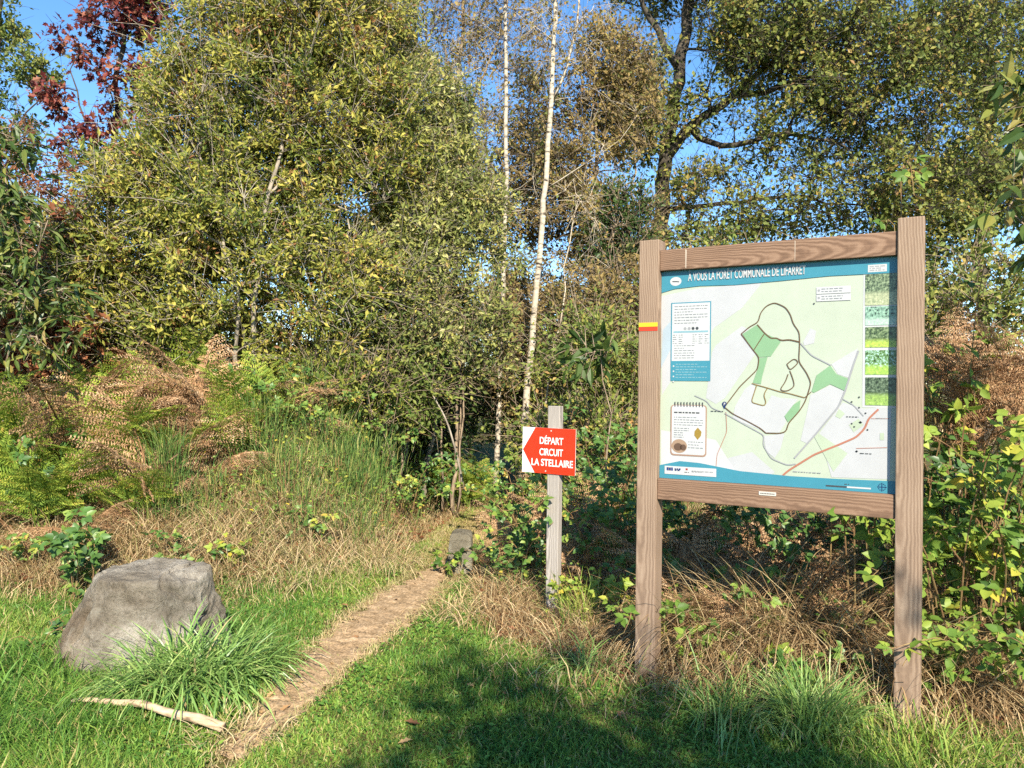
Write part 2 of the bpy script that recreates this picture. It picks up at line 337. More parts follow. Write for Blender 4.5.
b.leaves(np.stack([x, y, g0 + .03 + .4 * rng.random(n) ** 1.5], 1), d, nn, .02 + .04 * rng.random(n), .012 + .024 * rng.random(n), OVATE, .5 + .25 * rng.normal(size=n) + .15 * sn(x, y, 3.1, .2), 1)
tag(b.build('undergrowth', [M['broom'], M['bramble_y']]), kind='stuff', label='tangled green weeds and wisps covering the bank', cat='undergrowth')
# crumbs and short stalks trodden into the path
x, y = scatter(30000, -2.6, 1.2, 2.4, 12, rng); keep = path_d(x, y) < 1.05; x, y = x[keep], y[keep]; n = len(x)
d = hdir(n, rng); d[:, 2] = rng.uniform(-.05, .15, n)
b = MB(); b.leaves(np.stack([x, y, gh(x, y) + .014], 1), d, rng.normal(size=(n, 3)) * .3 + [0, 0, 1], .01 + .035 * rng.random(n) ** 3, .004 + .006 * rng.random(n), DIAMOND, .25 + .55 * rng.random(n))
tag(b.build('path_debris', M['straw']), kind='stuff', label='dry stalks and leaf crumbs trodden into the path', cat='debris')

# ------------------------------------------------------------------ trees
def interp_path(pts, step):
    pts = np.asarray(pts, float); seg = np.linalg.norm(np.diff(pts, axis=0), axis=1); s = np.concatenate([[0], np.cumsum(seg)])
    q = np.linspace(0, s[-1], max(3, int(s[-1] / step) + 1)); out = np.stack([np.interp(q, s, pts[:, k]) for k in range(3)], 1)
    for _ in range(2): out[1:-1] = (out[:-2] + 2 * out[1:-1] + out[2:]) / 4
    return out
def tree(name, label, cat, paths, blobs, ncl, lpc, leaf, seed, leafmat, barkmat, tpl=DIAMOND, rc=.4, tipr=.006, group=None, expo=.45, gap=.0,
         twigs=6, droop=.0, sunny=.85, tint=(.5, .18), min_z=.2, thick=None, trunk_jit=.03, twigr=.005):
    """paths: [(points, base radius, tip radius)], the first from the ground; blobs: (centre, radii, weight)"""
    rng = np.random.default_rng(seed); base = Vector(paths[0][0][0])
    P, par, rad0 = [], [], []
    for k, (pts, r0, r1) in enumerate(paths):
        q = interp_path(pts, .3); q[1:-1] += rng.normal(size=(len(q) - 2, 3)) * trunk_jit
        if k == 0 or abs(pts[0][2] - paths[0][0][0][2]) < .25: last = -1
        else: last = int(np.argmin(np.linalg.norm(np.array(P) - q[0], axis=1)))
        for i, c in enumerate(q):
            P.append(c); par.append(last); last = len(P) - 1; rad0.append(r0 + (r1 - r0) * (i / (len(q) - 1)) ** .8)
    nt = len(P)
    C = np.array([b_[0] for b_ in blobs]); Rr = np.array([b_[1] for b_ in blobs]); wt = np.array([b_[2] if len(b_) > 2 else 1. for b_ in blobs])
    vol = wt * Rr.prod(1); cl = []
    tries = 0
    while len(cl) < ncl and tries < 50:
        tries += 1; m = ncl * 2; k = rng.choice(len(C), m, p=vol / vol.sum()); u = unit(rng.normal(size=(m, 3))) * (rng.random(m) ** .4)[:, None]
        c = C[k] + u * Rr[k]
        g_ = sn(c[:, 0], c[:, 2], 2.2, seed) + sn(c[:, 1], c[:, 2], 1.7, seed + 1.)
        c = c[(g_ > -2 + gap * 2) & (c[:, 2] > gh(c[:, 0], c[:, 1]) + min_z)]; cl += list(c)
    cl = np.array(cl[:ncl]); T0 = np.array(P)
    order = np.argsort([np.linalg.norm(T0 - c, axis=1).min() for c in cl]); cl = cl[order]
    PA = np.zeros((nt + ncl * 14, 3)); PA[:nt] = T0; cnt = nt; outdir = []; tips = []
    for c in cl:
        q = PA[:cnt]; dv = c - q; dist = np.linalg.norm(dv, axis=1)
        cost = dist + .5 * np.maximum(0, -dv[:, 2] + .1) ; cost[:2] += .6
        i = int(np.argmin(cost)); dd = dist[i]; m = int(min(12, max(2, dd / .28)))
        a0 = PA[i]; mid = (a0 + c) / 2 + rng.normal(size=3) * .1 * dd + np.array([0, 0, .08 * dd])
        for s_ in range(1, m + 1):
            t = s_ / m; pt = (1 - t) ** 2 * a0 + 2 * t * (1 - t) * mid + t * t * c
            if s_ < m: pt = pt + rng.normal(size=3) * .03 * min(1, dd)
            PA[cnt] = pt; par.append(i); rad0.append(0); i = cnt; cnt += 1
        tips.append(i); outdir.append(unit(c - a0))
    PA = PA[:cnt]; par = np.array(par); count = np.zeros(cnt)
    for t_ in tips: count[t_] += 1
    for i in range(cnt - 1, -1, -1):
        if par[i] >= 0 : count[par[i]] += count[i]
    rad = tipr * np.maximum(count, 1) ** expo
    rad[:nt] = np.array(rad0[:nt])
    for i in range(nt, cnt): rad[i] = min(rad[i], rad[par[i]] * .85 + .0005)
    kids = [[] for _ in range(cnt)]; roots = []
    for i in range(cnt): (kids[par[i]] if par[i] >= 0 else roots).append(i)
    tb = MB(); o = np.array(base)
    stack = [(r_, None) for r_ in roots]
    while stack:
        i, pre = stack.pop(); chain = [pre] if pre is not None else []; 
        while True:
            chain.append(i)
            if not kids[i]: break
            tk = [k for k in kids[i] if k < nt]; m = tk[0] if tk else max(kids[i], key=lambda k: count[k])
            stack += [(k, i) for k in kids[i] if k != m]; i = m
        if len(chain) < 2: continue
        rr = rad[chain].copy()
        if pre is not None: rr[0] = rr[1]
        big = rr.max()
        tb.tube(PA[chain] - o, rr, 9 if big > .08 else 6 if big > .025 else 4, cap=big > .02)
    lb = MB(); cm = rng.normal(size=len(cl)) * tint[1] * .8 + tint[0]
    for c, od, tm in zip(cl, outdir, cm):
        td = unit(od * .55 + rng.normal(size=(twigs, 3)) * .6 + [0, 0, .25 - droop]); tl = rc * rng.uniform(.55, 1.25, twigs); tw = rng.choice([1., 1., 1.2, 1.9], twigs)
        for d_, l_ in zip(td, tl * tw):
            e = c + d_ * l_ + [0, 0, -droop * l_ * .5]; tb.tube(np.array([c, (c + e) / 2 + [0, 0, .04 * l_], e]) - o, [twigr, twigr * .75, twigr * .4], 3, cap=False)
        per = max(1, int(lpc / twigs * rng.choice([.3, .7, 1., 1.35, 1.6]))); k = np.repeat(np.arange(twigs), per); N = len(k); t = rng.uniform(.1, 1.05, N)
        pos = c + td[k] * (tl[k] * t)[:, None] + rng.normal(size=(N, 3)) * rc * .14
        pos[:, 2] -= droop * tl[k] * t * .5
        d_ = unit(td[k] * .5 + rng.normal(size=(N, 3)) * .7 + [0, 0, -.15 - droop]); nn = rng.normal(size=(N, 3)) * .75 + np.array(SUN_DIR) * sunny + [0, 0, .35]
        sz = rng.choice([.45, .7, .95, 1.2, 1.4], N) * rng.uniform(.85, 1.15, N)
        lb.leaves(pos - o, d_, nn, leaf[0] * sz, leaf[1] * sz, tpl, tm + rng.normal(size=N) * tint[1])
    root = empty(name, base, label, cat, group)
    tb.build('trunk', barkmat, root, smooth=True)
    lb.build('crown', leafmat, root)
    return root
def B(px, py, Y, rx, ry, rz, w=1.0): return (np.array(at(px, py, Y)), np.array([rx, ry, rz]), w)
def gp(px, Y):
    c = at(px, 384, Y); return (c.x, Y, gz(c.x, Y) - .05)
def pt(px, py, Y): return tuple(at(px, py, Y))

# large bushy willows over the bank
tree('willow_tree', 'tall bushy willow with small yellow-green leaves standing behind the boulder and bracken', 'tree',
     [([gp(245, 9.4), pt(243, 330, 9.4), pt(250, 200, 9.4), pt(262, 60, 9.5), pt(268, -60, 9.6)], .07, .02),
      ([gp(262, 8.9), pt(252, 330, 8.6), pt(262, 230, 8.5), pt(285, 120, 8.9), pt(330, 20, 10)], .038, .012),
      ([gp(236, 8.9), pt(240, 320, 8.5), pt(226, 220, 8.4), pt(190, 140, 8.8)], .032, .01),
      ([gp(275, 9.2), pt(300, 320, 9.1), pt(350, 230, 9.1)], .04, .012)],
     [B(285, 25, 9.6, 1.4, 1.2, 1.3), B(245, 120, 9.3, 1.2, 1.0, 1.0), B(150, 225, 9, 1.05, .8, .9, 1.3), B(105, 290, 8.9, .6, .6, .6, 1.3), B(330, 150, 9.4, 1.1, .9, 1.3), B(240, 250, 8.8, 1.1, .8, .9, 1.2), B(205, 180, 8.9, .9, .8, .7, 1.1), B(300, 330, 8.8, .8, .6, .5, .9), B(180, 330, 8.9, 1.0, .6, .45, .6), B(340, 290, 9.0, .8, .7, .6),
      B(310, -110, 9.8, 1.4, 1.2, 1.0)],
     1450, 135, (.066, .025), 21, M['willow'], M['greybark'], rc=.36, gap=.44, twigs=7, tint=(.5, .22))
tree('willow_tree', 'willow with silvery green leaves crowding between the tall yellow-green one and the birches', 'tree',
     [([gp(408, 10.4), pt(405, 330, 10.4), pt(415, 220, 10.4), pt(405, 110, 10.5), pt(395, 0, 10.6)], .06, .02),
      ([gp(425, 10.6), pt(445, 320, 10.6), pt(470, 230, 10.7)], .045, .012)],
     [B(405, 150, 10.4, .85, .8, 1.0), B(440, 215, 10.5, .85, .8, .8), B(395, 270, 10, 1.0, .8, .7), B(370, 60, 10.6, .8, .8, .9), B(480, 290, 10.6, .55, .6, .6, .8), B(440, 120, 10.6, .5, .6, .7, .8), B(446, 190, 10.6, .5, .6, .6, .8), B(420, 345, 9.7, .7, .5, .35, .7)],
     760, 120, (.066, .027), 22, M['willow_grey'], M['greybark'], rc=.36, gap=.4, twigs=7, tint=(.48, .22))
# oaks
tree('oak_tree', 'big spreading oak with a dark trunk and forked limbs rising behind the map board', 'tree',
     [([gp(655, 16), pt(657, 300, 16), pt(662, 205, 16), pt(666, 150, 16), pt(676, 90, 16), pt(688, 20, 16.1), pt(692, -80, 16.3)], .24, .09),
      ([pt(664, 160, 16), pt(690, 128, 15.8), pt(735, 95, 15.4), pt(778, 58, 15.2), pt(810, 20, 15)], .13, .03),
      ([pt(690, 128, 15.8), pt(720, 150, 15.3), pt(790, 130, 14.8), pt(850, 150, 14.5)], .08, .025),
      ([pt(680, 70, 16), pt(650, 20, 15.8), pt(630, -60, 15.6)], .09, .03),
      ([pt(735, 95, 15.4), pt(780, 90, 15), pt(860, 60, 14.6), pt(930, 40, 14.4)], .07, .02),
      ([pt(661, 210, 16), pt(720, 205, 15.5), pt(800, 195, 15), pt(860, 205, 14.8)], .06, .02)],
     [B(690, -40, 16, 2.2, 1.5, 1.2), B(800, 15, 15, 2.3, 1.6, 1.3), B(905, 70, 14.6, 2.0, 1.4, 1.4), B(830, 115, 14.8, 1.9, 1.3, 1.0, .9), B(770, 60, 15, 1.3, 1.2, .9), B(870, 190, 14.6, 1.7, 1.2, .8, .9), B(735, 218, 15.2, 1.3, .9, .4, .8), B(770, 165, 15.2, 1.0, .9, .6, .55), B(960, 150, 14.6, 1.2, 1.2, .9, .8), B(640, 110, 15.6, .8, .8, 1.1, 1.6), B(705, 110, 15.4, .9, .8, .6, 1.1), B(700, 190, 15.4, .9, .8, .5, .9),
      B(650, 60, 15.6, .8, .8, .9, .6), B(980, 10, 14.6, 1.2, 1.2, 1.0, .7), B(690, 180, 15.6, .9, .8, .5, .25), B(690, 240, 15.2, 1.2, .8, .35, 1.3), B(790, 222, 15.0, 1.4, .8, .35, 1.3), B(880, 215, 14.8, 1.2, .8, .35, 1.), B(800, -120, 15.4, 2.5, 1.6, 1.2)],
     1900, 54, (.084, .052), 31, M['oak'], M['oakbark'], tpl=DIAMOND, rc=.48, gap=.42, twigs=8, tipr=.009, tint=(.42, .22))
tree('oak_tree', 'greener oak with a thin crown beyond the right post of the map board', 'tree',
     [([gp(985, 18), pt(980, 250, 18), pt(985, 120, 18), pt(995, 0, 18)], .2, .06), ([pt(981, 220, 18), pt(930, 160, 17.6), pt(900, 120, 17.4)], .07, .02)],
     [B(985, 190, 17.5, 1.5, 1.2, 1.1), B(930, 235, 17.2, 1.5, 1, .7), B(1010, 90, 18, 1.3, 1.2, 1.3, .7), B(960, 40, 18, 1.6, 1.2, 1, .5), B(1060, 160, 18, 1.5, 1.2, 1.6)],
     480, 90, (.1, .065), 32, M['oakg'], M['oakbark'], rc=.45, gap=.35, tipr=.009)
# red oak and far left trees
tree('red_oak_tree', 'dark red-leaved oak against the open blue sky beside the tall willow', 'tree',
     [([gp(100, 13), pt(105, 300, 13), pt(112, 150, 13), pt(122, 40, 13), pt(135, -60, 13)], .09, .03), ([pt(110, 180, 13), pt(85, 120, 12.8), pt(70, 70, 12.8)], .03, .01)],
     [B(128, 20, 13, .6, .6, .7), B(115, 85, 12.9, .7, .6, .5), B(75, 95, 12.9, .5, .5, .3, 1.), B(95, 150, 12.8, .7, .5, .5, 1.), B(70, 45, 12.9, .3, .4, .2, .6), B(140, -30, 13, .7, .7, .5), B(150, 110, 13, .5, .5, .7, .6), B(60, 195, 12.8, .4, .5, .3, .4), B(85, 250, 12.8, .6, .5, .5, .4)],
     240, 32, (.11, .07), 41, M['redoak'], M['oakbark'], tpl=LOBED, rc=.28, gap=.62, twigs=5, tint=(.45, .3), droop=.2)
tree('oak_tree', 'thin grey-green oak with open branches at the edge of the blue sky', 'tree',
     [([gp(-25, 17), pt(-20, 250, 17), pt(-10, 120, 17), pt(0, 20, 17), pt(5, -60, 17)], .13, .04), ([pt(-18, 190, 17), pt(20, 120, 16.8), pt(45, 90, 16.6)], .04, .012), ([pt(-15, 150, 17), pt(15, 135, 16.7), pt(35, 120, 16.6)], .03, .01)],
     [B(5, 25, 17, .6, .7, .5, .8), B(25, 75, 16.8, .9, .8, .4, .8), B(5, 130, 16.8, .7, .8, .7, .6), B(-10, 210, 16.8, 1, .9, .9), B(45, 60, 16.8, .5, .5, .3, .7), B(-40, 60, 17, 1.2, 1, 1.6)],
     230, 70, (.1, .058), 42, M['oakg'], M['oakbark'], rc=.36, gap=.3, tint=(.3, .16))
tree('chestnut_sapling', 'young chestnut with long drooping green leaves at the left edge above the ferns', 'tree',
     [([gp(-22, 7.6), pt(-18, 330, 7.6), pt(-10, 220, 7.6), pt(12, 130, 7.6)], .022, .006), ([pt(-18, 320, 7.6), pt(30, 260, 7.4), pt(48, 220, 7.4)], .011, .005)],
     [B(20, 165, 7.6, .3, .4, .35), B(12, 235, 7.5, .35, .4, .4), B(48, 285, 7.4, .35, .3, .25), B(10, 310, 7.5, .4, .4, .35), B(45, 335, 7.3, .3, .3, .25), B(-30, 230, 7.6, .5, .5, .9)],
     120, 24, (.12, .038), 43, M['chestnut'], M['twig'], tpl=OVATE, rc=.26, twigs=4, droop=.35, tint=(.45, .2))
tree('oak_sapling', 'rust-brown young oak low behind the chestnut leaves', 'tree',
     [([gp(30, 8.8), pt(34, 330, 8.8), pt(40, 260, 8.8)], .025, .008), ([gp(75, 8.9), pt(80, 330, 8.9), pt(70, 250, 8.8)], .02, .006)],
     [B(20, 325, 8.8, .55, .4, .5), B(50, 370, 8.7, .6, .4, .3), B(25, 270, 8.8, .4, .4, .4, .7), B(85, 340, 8.8, .5, .4, .35, .5), B(50, 235, 8.8, .4, .4, .4, .5), B(-20, 300, 8.8, .6, .5, .7)],
     170, 40, (.1, .055), 44, M['brownleaf'], M['twig'], tpl=LOBED, rc=.26, gap=.2, twigs=5)
# birches
tree('birch_tree', 'white-barked birch leaning right behind the red sign, taller of the birches', 'tree',
     [([gp(522, 11.4), pt(526, 400, 11.4), pt(533, 330, 11.4), pt(541, 240, 11.4), pt(548, 150, 11.4), pt(553, 70, 11.4), pt(556, -20, 11.4), pt(560, -120, 11.4)], .062, .028),
      ([pt(551, 105, 11.4), pt(566, 75, 11.4), pt(577, 30, 11.4), pt(582, -40, 11.4)], .024, .012), ([pt(545, 190, 11.4), pt(585, 165, 11.3), pt(620, 140, 11.2)], .012, .004)],
     [B(570, 20, 11.4, .7, .6, .8), B(545, -70, 11.4, 1.1, .8, .9), B(600, 130, 11.4, .6, .5, .6, .6), B(590, 260, 11.2, .5, .5, .5, .35)],
     130, 26, (.045, .03), 51, M['birchleaf'], M['birchbark'], rc=.32, gap=.2, tipr=.004, droop=.35, expo=.4, trunk_jit=.006, twigr=.003)
tree('birch_tree', 'slender white birch standing straight, half hidden by willow leaves', 'tree',
     [([gp(497, 12.2), pt(500, 370, 12.2), pt(503, 290, 12.2), pt(506, 190, 12.2), pt(506, 90, 12.2), pt(505, -10, 12.2), pt(503, -110, 12.2)], .05, .026)],
     [B(505, -40, 12.2, .9, .8, .9), B(490, 60, 12.2, .6, .6, .7, .7), B(525, 200, 12.2, .4, .5, .6, .5)],
     90, 24, (.045, .03), 52, M['birchleaf'], M['birchbark'], rc=.32, gap=.2, tipr=.004, droop=.35, expo=.4, trunk_jit=.006, twigr=.003)
tree('birch_sapling', 'thin leaning birch pole beside the taller leaning birch', 'tree',
     [([gp(538, 10.6), pt(542, 410, 10.6), pt(556, 340, 10.6), pt(568, 280, 10.7), pt(578, 200, 10.8)], .02, .008)],
     [B(580, 200, 10.8, .35, .35, .4)], 16, 20, (.045, .03), 53, M['birchleaf'], bark('pale_pole_bark', '#a89a84', '#c9bda8', 12, marks='#5a5044'), rc=.25, droop=.3, tipr=.003)
# copper and bare trees behind the birches
tree('hornbeam_tree', 'copper-brown hornbeam behind the leaning birch', 'tree',
     [([gp(600, 13.4), pt(604, 300, 13.4), pt(598, 180, 13.4), pt(590, 60, 13.5)], .08, .02), ([gp(625, 13.6), pt(628, 260, 13.6), pt(640, 120, 13.6)], .05, .015)],
     [B(610, 100, 13.5, .9, .8, 1.3, .9), B(560, 200, 13.3, .9, .7, 1.1), B(505, 190, 13.6, .6, .6, 1.2, .8), B(520, 310, 13.2, .8, .7, .8), B(615, 240, 13.3, .8, .7, .8), B(580, 320, 13.1, .9, .7, .6), B(540, 130, 13.8, .6, .7, 1.0, .7), B(635, 330, 13, .7, .6, .7), B(590, 390, 12.6, .9, .6, .5)],
     760, 74, (.066, .04), 61, M['rust'], M['twig'], rc=.36, gap=.2, twigs=8, tint=(.5, .25))
tree('beech_tree', 'almost bare tree with few reddish leaves and fine twigs against the sky', 'tree',
     [([gp(455, 17), pt(455, 250, 17), pt(458, 120, 17), pt(462, 20, 17), pt(465, -80, 17)], .09, .03), ([pt(456, 150, 17), pt(430, 60, 17), pt(415, -20, 17)], .04, .015), ([pt(457, 140, 17), pt(490, 60, 17), pt(515, -20, 17)], .04, .015)],
     [B(430, 25, 17, 1.0, 1, 1.0), B(490, 30, 17, 1.1, 1, 1.1), B(540, 40, 17, .8, .8, 1.0, .7), B(460, -60, 17, 2, 1.2, 1.0), B(475, 120, 16.8, .9, .8, .9, 1.2), B(470, 200, 16.6, 1, .8, .9)],
     400, 26, (.08, .048), 62, M['rust'], M['twig'], rc=.5, twigs=9, tipr=.006, tint=(.6, .25), twigr=.005)
tree('pine_tree', 'narrow dark green pine showing between the willow and the bare tree', 'tree',
     [([gp(446, 14), pt(446, 250, 14), pt(446, 120, 14), pt(446, 50, 14)], .07, .015)],
     [B(446, 75, 14, .35, .35, .35), B(444, 125, 14, .5, .5, .5), B(448, 185, 14, .6, .6, .6)],
     110, 130, (.075, .008), 63, M['dark'], M['twig'], rc=.28, twigs=6, tint=(.4, .2))
# evergreen and mixed shrubs closing the view
def shrub(px, py, Y, wpx, hpx, label, mat, seed, leaf=(.06, .03), ncl=130, lpc=70, name='shrub', tint=(.5, .2), tpl=DIAMOND, rc=.32, gap=.15):
    w, h = wpx / FPX * Y / 2, hpx / FPX * Y / 2; c = at(px, py, Y)
    bs = gp(px, Y); rg = random.Random(seed)
    tree(name, label, 'shrub', [([bs, (c.x + rg.uniform(-.1, .1), Y, c.z), (c.x + rg.uniform(-.2, .2), Y, c.z + h * .7)], .035, .01)] +
         [([(bs[0] + rg.uniform(-.15, .15), Y + rg.uniform(-.1, .1), bs[2]), (c.x + rg.uniform(-.7, .7) * w, Y + rg.uniform(-.2, .2), c.z + rg.uniform(-.2, .4) * h)], .022, .008) for _ in range(3)],
         [((c.x, Y, c.z), (w, max(.35, w * .7), h))], ncl, lpc, leaf, seed, mat, M['twig'], rc=rc, gap=gap, tint=tint, tpl=tpl, min_z=.05)
shrub(622, 235, 12.2, 60, 130, 'dark holly-like evergreen beside the left post of the map board', M['dark'], 71, ncl=90)
shrub(595, 365, 9.6, 120, 110, 'mixed green and brown shrub behind the red sign', M['shrub'], 72, ncl=110)
shrub(560, 330, 15, 200, 150, 'brownish thicket shrub far behind the birches', M['rust'], 73, ncl=200)
shrub(470, 380, 12.6, 120, 120, 'dark leafy shrub closing the path behind the slender birch', M['dark'], 74, ncl=160)
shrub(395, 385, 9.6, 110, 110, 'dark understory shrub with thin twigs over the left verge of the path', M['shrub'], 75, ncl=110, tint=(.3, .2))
shrub(310, 370, 9.2, 150, 100, 'yellow-green shrub under the tall willow beside the broom', M['willow'], 76, leaf=(.05, .022), ncl=130, tint=(.6, .2))
shrub(90, 345, 11, 240, 120, 'thin twiggy shrub below the red oak', M['shrub'], 77, ncl=150, lpc=36, gap=.3)
shrub(720, 330, 10, 190, 180, 'tall green shrub hidden behind the left half of the map board', M['shrub'], 78, ncl=170)
shrub(960, 330, 8, 220, 150, 'olive shrub behind the dead bracken beside the right post', M['oakg'], 79, ncl=170, leaf=(.06, .035))
shrub(845, 350, 8.4, 200, 200, 'tall olive shrub hidden behind the right half of the map board', M['oakg'], 80, ncl=170)
shrub(205, 395, 12, 200, 90, 'low olive shrub seen under the willow stems', M['shrub'], 81, ncl=110, lpc=45)
shrub(60, 385, 9.9, 200, 80, 'olive leafy shrub low behind the ferns at the left edge', M['shrub'], 82, ncl=100, lpc=44, gap=.3)
shrub(420, 415, 11.5, 110, 110, 'dark bush filling the gap under the silvery willow', M['dark'], 83, ncl=170)
shrub(560, 410, 13, 150, 110, 'olive bush low behind the birches', M['shrub'], 84, ncl=190)
shrub(150, 400, 10.5, 170, 80, 'olive bush low behind the bleached bracken', M['shrub'], 85, ncl=130)
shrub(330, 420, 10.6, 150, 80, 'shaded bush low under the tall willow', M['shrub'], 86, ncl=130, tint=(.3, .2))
for k_, (px_, py_, Y_, w_, h_, m_, t_, lab_) in enumerate([
    (130, 330, 9.3, 150, 110, 'shrub', .55, 'yellow-green bush at the left end of the tall willow'),
    (215, 350, 9.0, 150, 100, 'willow', .3, 'yellow-green bush with bare twigs behind the large bleached bracken'),
    (385, 330, 9.5, 130, 110, 'willow_grey', .35, 'silvery green bush above the path entrance'),
    (455, 335, 10.2, 110, 110, 'willow_grey', .3, 'silvery bush leaning on the slender birch'),
    (345, 400, 8.8, 120, 80, 'willow', .35, 'low yellow-green bush behind the broom nearest the path'),
    (610, 320, 11, 110, 120, 'rust', .5, 'golden-brown bush left of the left board post'),
    (520, 370, 12.4, 90, 130, 'rust', .45, 'brown bush between the two white birches'),
    (40, 345, 9.6, 130, 110, 'brownleaf', .4, 'rust-red bush at the left edge behind the ferns'),
    (15, 220, 10.6, 150, 190, 'brownleaf', .3, 'tall reddish-brown bush at the left edge above the ferns'),
    (40, 290, 10.0, 110, 150, 'dark', .5, 'dark green bush between the reddish bush and the tall willow'),
    (585, 440, 9.2, 130, 70, 'shrub', .55, 'low olive bush behind the top of the sign post')]):
    shrub(px_, py_, Y_, w_, h_, lab_, M[m_], 140 + k_, leaf=(.066, .03), ncl=120, lpc=56, tint=(t_, .22), gap=.35)
# the far wood: one mass
rng = np.random.default_rng(90); b = MB(); n = 42000
x = rng.uniform(-34, 34, n); y = 26 + 10 * rng.random(n); top = 2.6 + 1.0 * sn(x, y, .35, 1.) + .7 * sn(x, y, 1.1, .3)
z = gh(x, y) + top * rng.random(n) ** .6
b.leaves(np.stack([x, y, z], 1), rng.normal(size=(n, 3)), rng.normal(size=(n, 3)) + [0, -.7, .5], .22, .15, DIAMOND, .45 + .2 * sn(x, z, .9, 2.) + .2 * rng.normal(size=n))
tag(b.build('far_wood', M['shrub']), kind='stuff', label='distant olive-green wood behind the trees', cat='wood')
# the tree behind the camera whose crown throws the soft shade on the turf
def sunward(x, y, z, t): return np.array((x, y, z)) + np.array(SUN_DIR) * t
tree('maple_tree', 'leafy tree standing behind the photographer whose crown shades the turf', 'tree',
     [([(1.9, -4.4, -.05), (1.9, -4.4, 2.5), (1.8, -4.3, 4.2), (1.8, -4.2, 5.6)], .12, .03)],
     [(sunward(.5, 2.9, 0, 9.5), (1.05, .9, 1.05)), (sunward(.15, 2.8, 0, 9.5), (.7, .7, .75)), (sunward(1.1, 3.0, 0, 9.5), (.6, .7, .6)), (sunward(1.8, 4.2, .2, 9.6), (.4, .5, .25), .45)],
     190, 34, (.085, .06), 95, M['oakg'], M['greybark'], rc=.38, gap=.3)

# ------------------------------------------------------------------ undergrowth: bracken, broom, brambles, tussocks
def frond_mesh(seed, dead=False):
    rng = np.random.default_rng(seed); b = MB()
    def rach(t):
        t = np.asarray(t, float); an = R(18 if not dead else 10) - t * R(75 if not dead else 95)
        return np.stack([.03 * np.sin(t * 3 + seed), t * (1 - .12 * t), .28 * t - (.42 if not dead else .62) * t * t], -1)
    t = np.linspace(0, 1, 9); b.tube(rach(t), np.linspace(.008, .002, 9), 4, cap=False, tint=.2)
    for k in range(13 if not dead else 16):
        tt = .2 + .78 * (k / (12 if not dead else 15)) ** .92; base = rach(tt); fw = unit(rach(min(1, tt + .02)) - rach(tt - .02))
        L = (.40 * (1 - tt) ** .85 + .035) * rng.uniform(.85, 1.1)
        for sd in (-1, 1):
            curl = rng.uniform(-.25, .1) if not dead else rng.uniform(-.8, 0)
            dr = unit(np.array([sd, 0, 0]) * .85 + fw * .55 + np.array([0, 0, curl])); m = max(4, int(L / (.02 if not dead else .0125))); s_ = (np.arange(m) + .5) / m
            up = unit(np.cross(dr, fw) * -sd + rng.normal(size=3) * .1)
            pos = base + dr * (s_ * L)[:, None] + np.array([0, 0, -1.]) * (s_ ** 2 * L * (.15 if not dead else .5))[:, None]
            sidev = unit(np.cross(up, dr))
            for q in (-1, 1):
                dd = unit(sidev * q * .9 + dr * .5) + rng.normal(size=(m, 3)) * (.08 if not dead else .2)
                ll = (.06 * (1 - s_ * .75) + .008) * (.35 + .65 * min(1, L / .2)) * (1 if not dead else .8)
                b.leaves(pos, dd, np.broadcast_to(up, (m, 3)) + rng.normal(size=(m, 3)) * .15, ll, .014 if not dead else .0095, DIAMOND,
                         (.4 + .2 * tt + rng.normal() * .16 + rng.normal(size=m) * .12))
    return b.mesh('frond', M['deadfern'] if dead else M['fern'])
FG = [frond_mesh(i) for i in range(3)]
FD = [frond_mesh(i + 10, True) for i in range(3)]
frng = random.Random(8)
def fern(px, Y, size, label, dead=False, n=6, group=None, name='bracken_fern', face=None, steep=False, lift=0.0):
    c = at(px, 384, Y); root = empty(name, (c.x, Y, gz(c.x, Y) - .02), label, 'fern', group)
    for k in range(n):
        o = link('frond', frng.choice(FD if dead else FG), root)
        az = frng.uniform(0, 6.283) if face is None else R(face) + frng.uniform(-.9, .9)
        el = R(frng.uniform(42, 78)) if not dead else R(frng.uniform(58, 86) if steep else frng.uniform(15, 65))
        s = size * frng.uniform(.75, 1.15); o.rotation_euler = (el, frng.uniform(-.3, .3), az); o.scale = (s, s, s)
        o.location = (frng.uniform(-.08, .08), frng.uniform(-.08, .08), lift * frng.uniform(.75, 1.1))
        if lift:
            b = MB(); b.tube([(0, 0, 0), tuple(o.location * .5 + Vector((.03, 0, 0))), tuple(o.location)], [.006, .005, .004], 4); b.build('stem', M['cane'], root)
    return root
GB, DB, GR = 'green bracken ferns on the bank', 'dead bracken ferns on the bank', 'bracken ferns by the brambles'
for px, Y, s_, lab in [
    (75, 8.0, 1.05, 'bright green bracken fern with spread fronds below the young chestnut'),
    (28, 7.3, 1.0, 'green bracken fern at the left edge among brambles'),
    (120, 7.2, .8, 'small yellow-green bracken fern low on the bank behind the boulder'),
    (235, 7.6, .95, 'yellowing bracken fern beside the dark green broom tuft'),
    (215, 8.6, 1.1, 'tall yellow-green bracken fern under the hanging willow twigs'),
    (290, 8.8, 1.0, 'green bracken fern under the middle of the tall willow')]:
    fern(px, Y, s_ * 1.1, lab, n=6)
for px, Y, s_, dd, lab in [
    (42, 6.75, 1.25, False, 'large arching green bracken fern above the grass left of the boulder'),
    (112, 7.3, 1.3, False, 'large arching yellow-green bracken fern standing above the boulder'),
    (150, 7.0, 1.3, True, 'large rust-brown bracken fern arching above the boulder'),
    (205, 7.6, 1.35, True, 'tall bleached bracken fern between the broom and the yellowing ferns'),
    (75, 7.4, 1.35, True, 'tall rust-brown bracken fern behind the arching green one'),
    (262, 8.0, 1.25, False, 'arching yellowish bracken fern above the middle broom'),
    (5, 7.2, 1.3, False, 'large green bracken fern at the very left edge of the bank')]:
    fern(px, Y, s_, lab, dead=dd, n=7, steep=True)
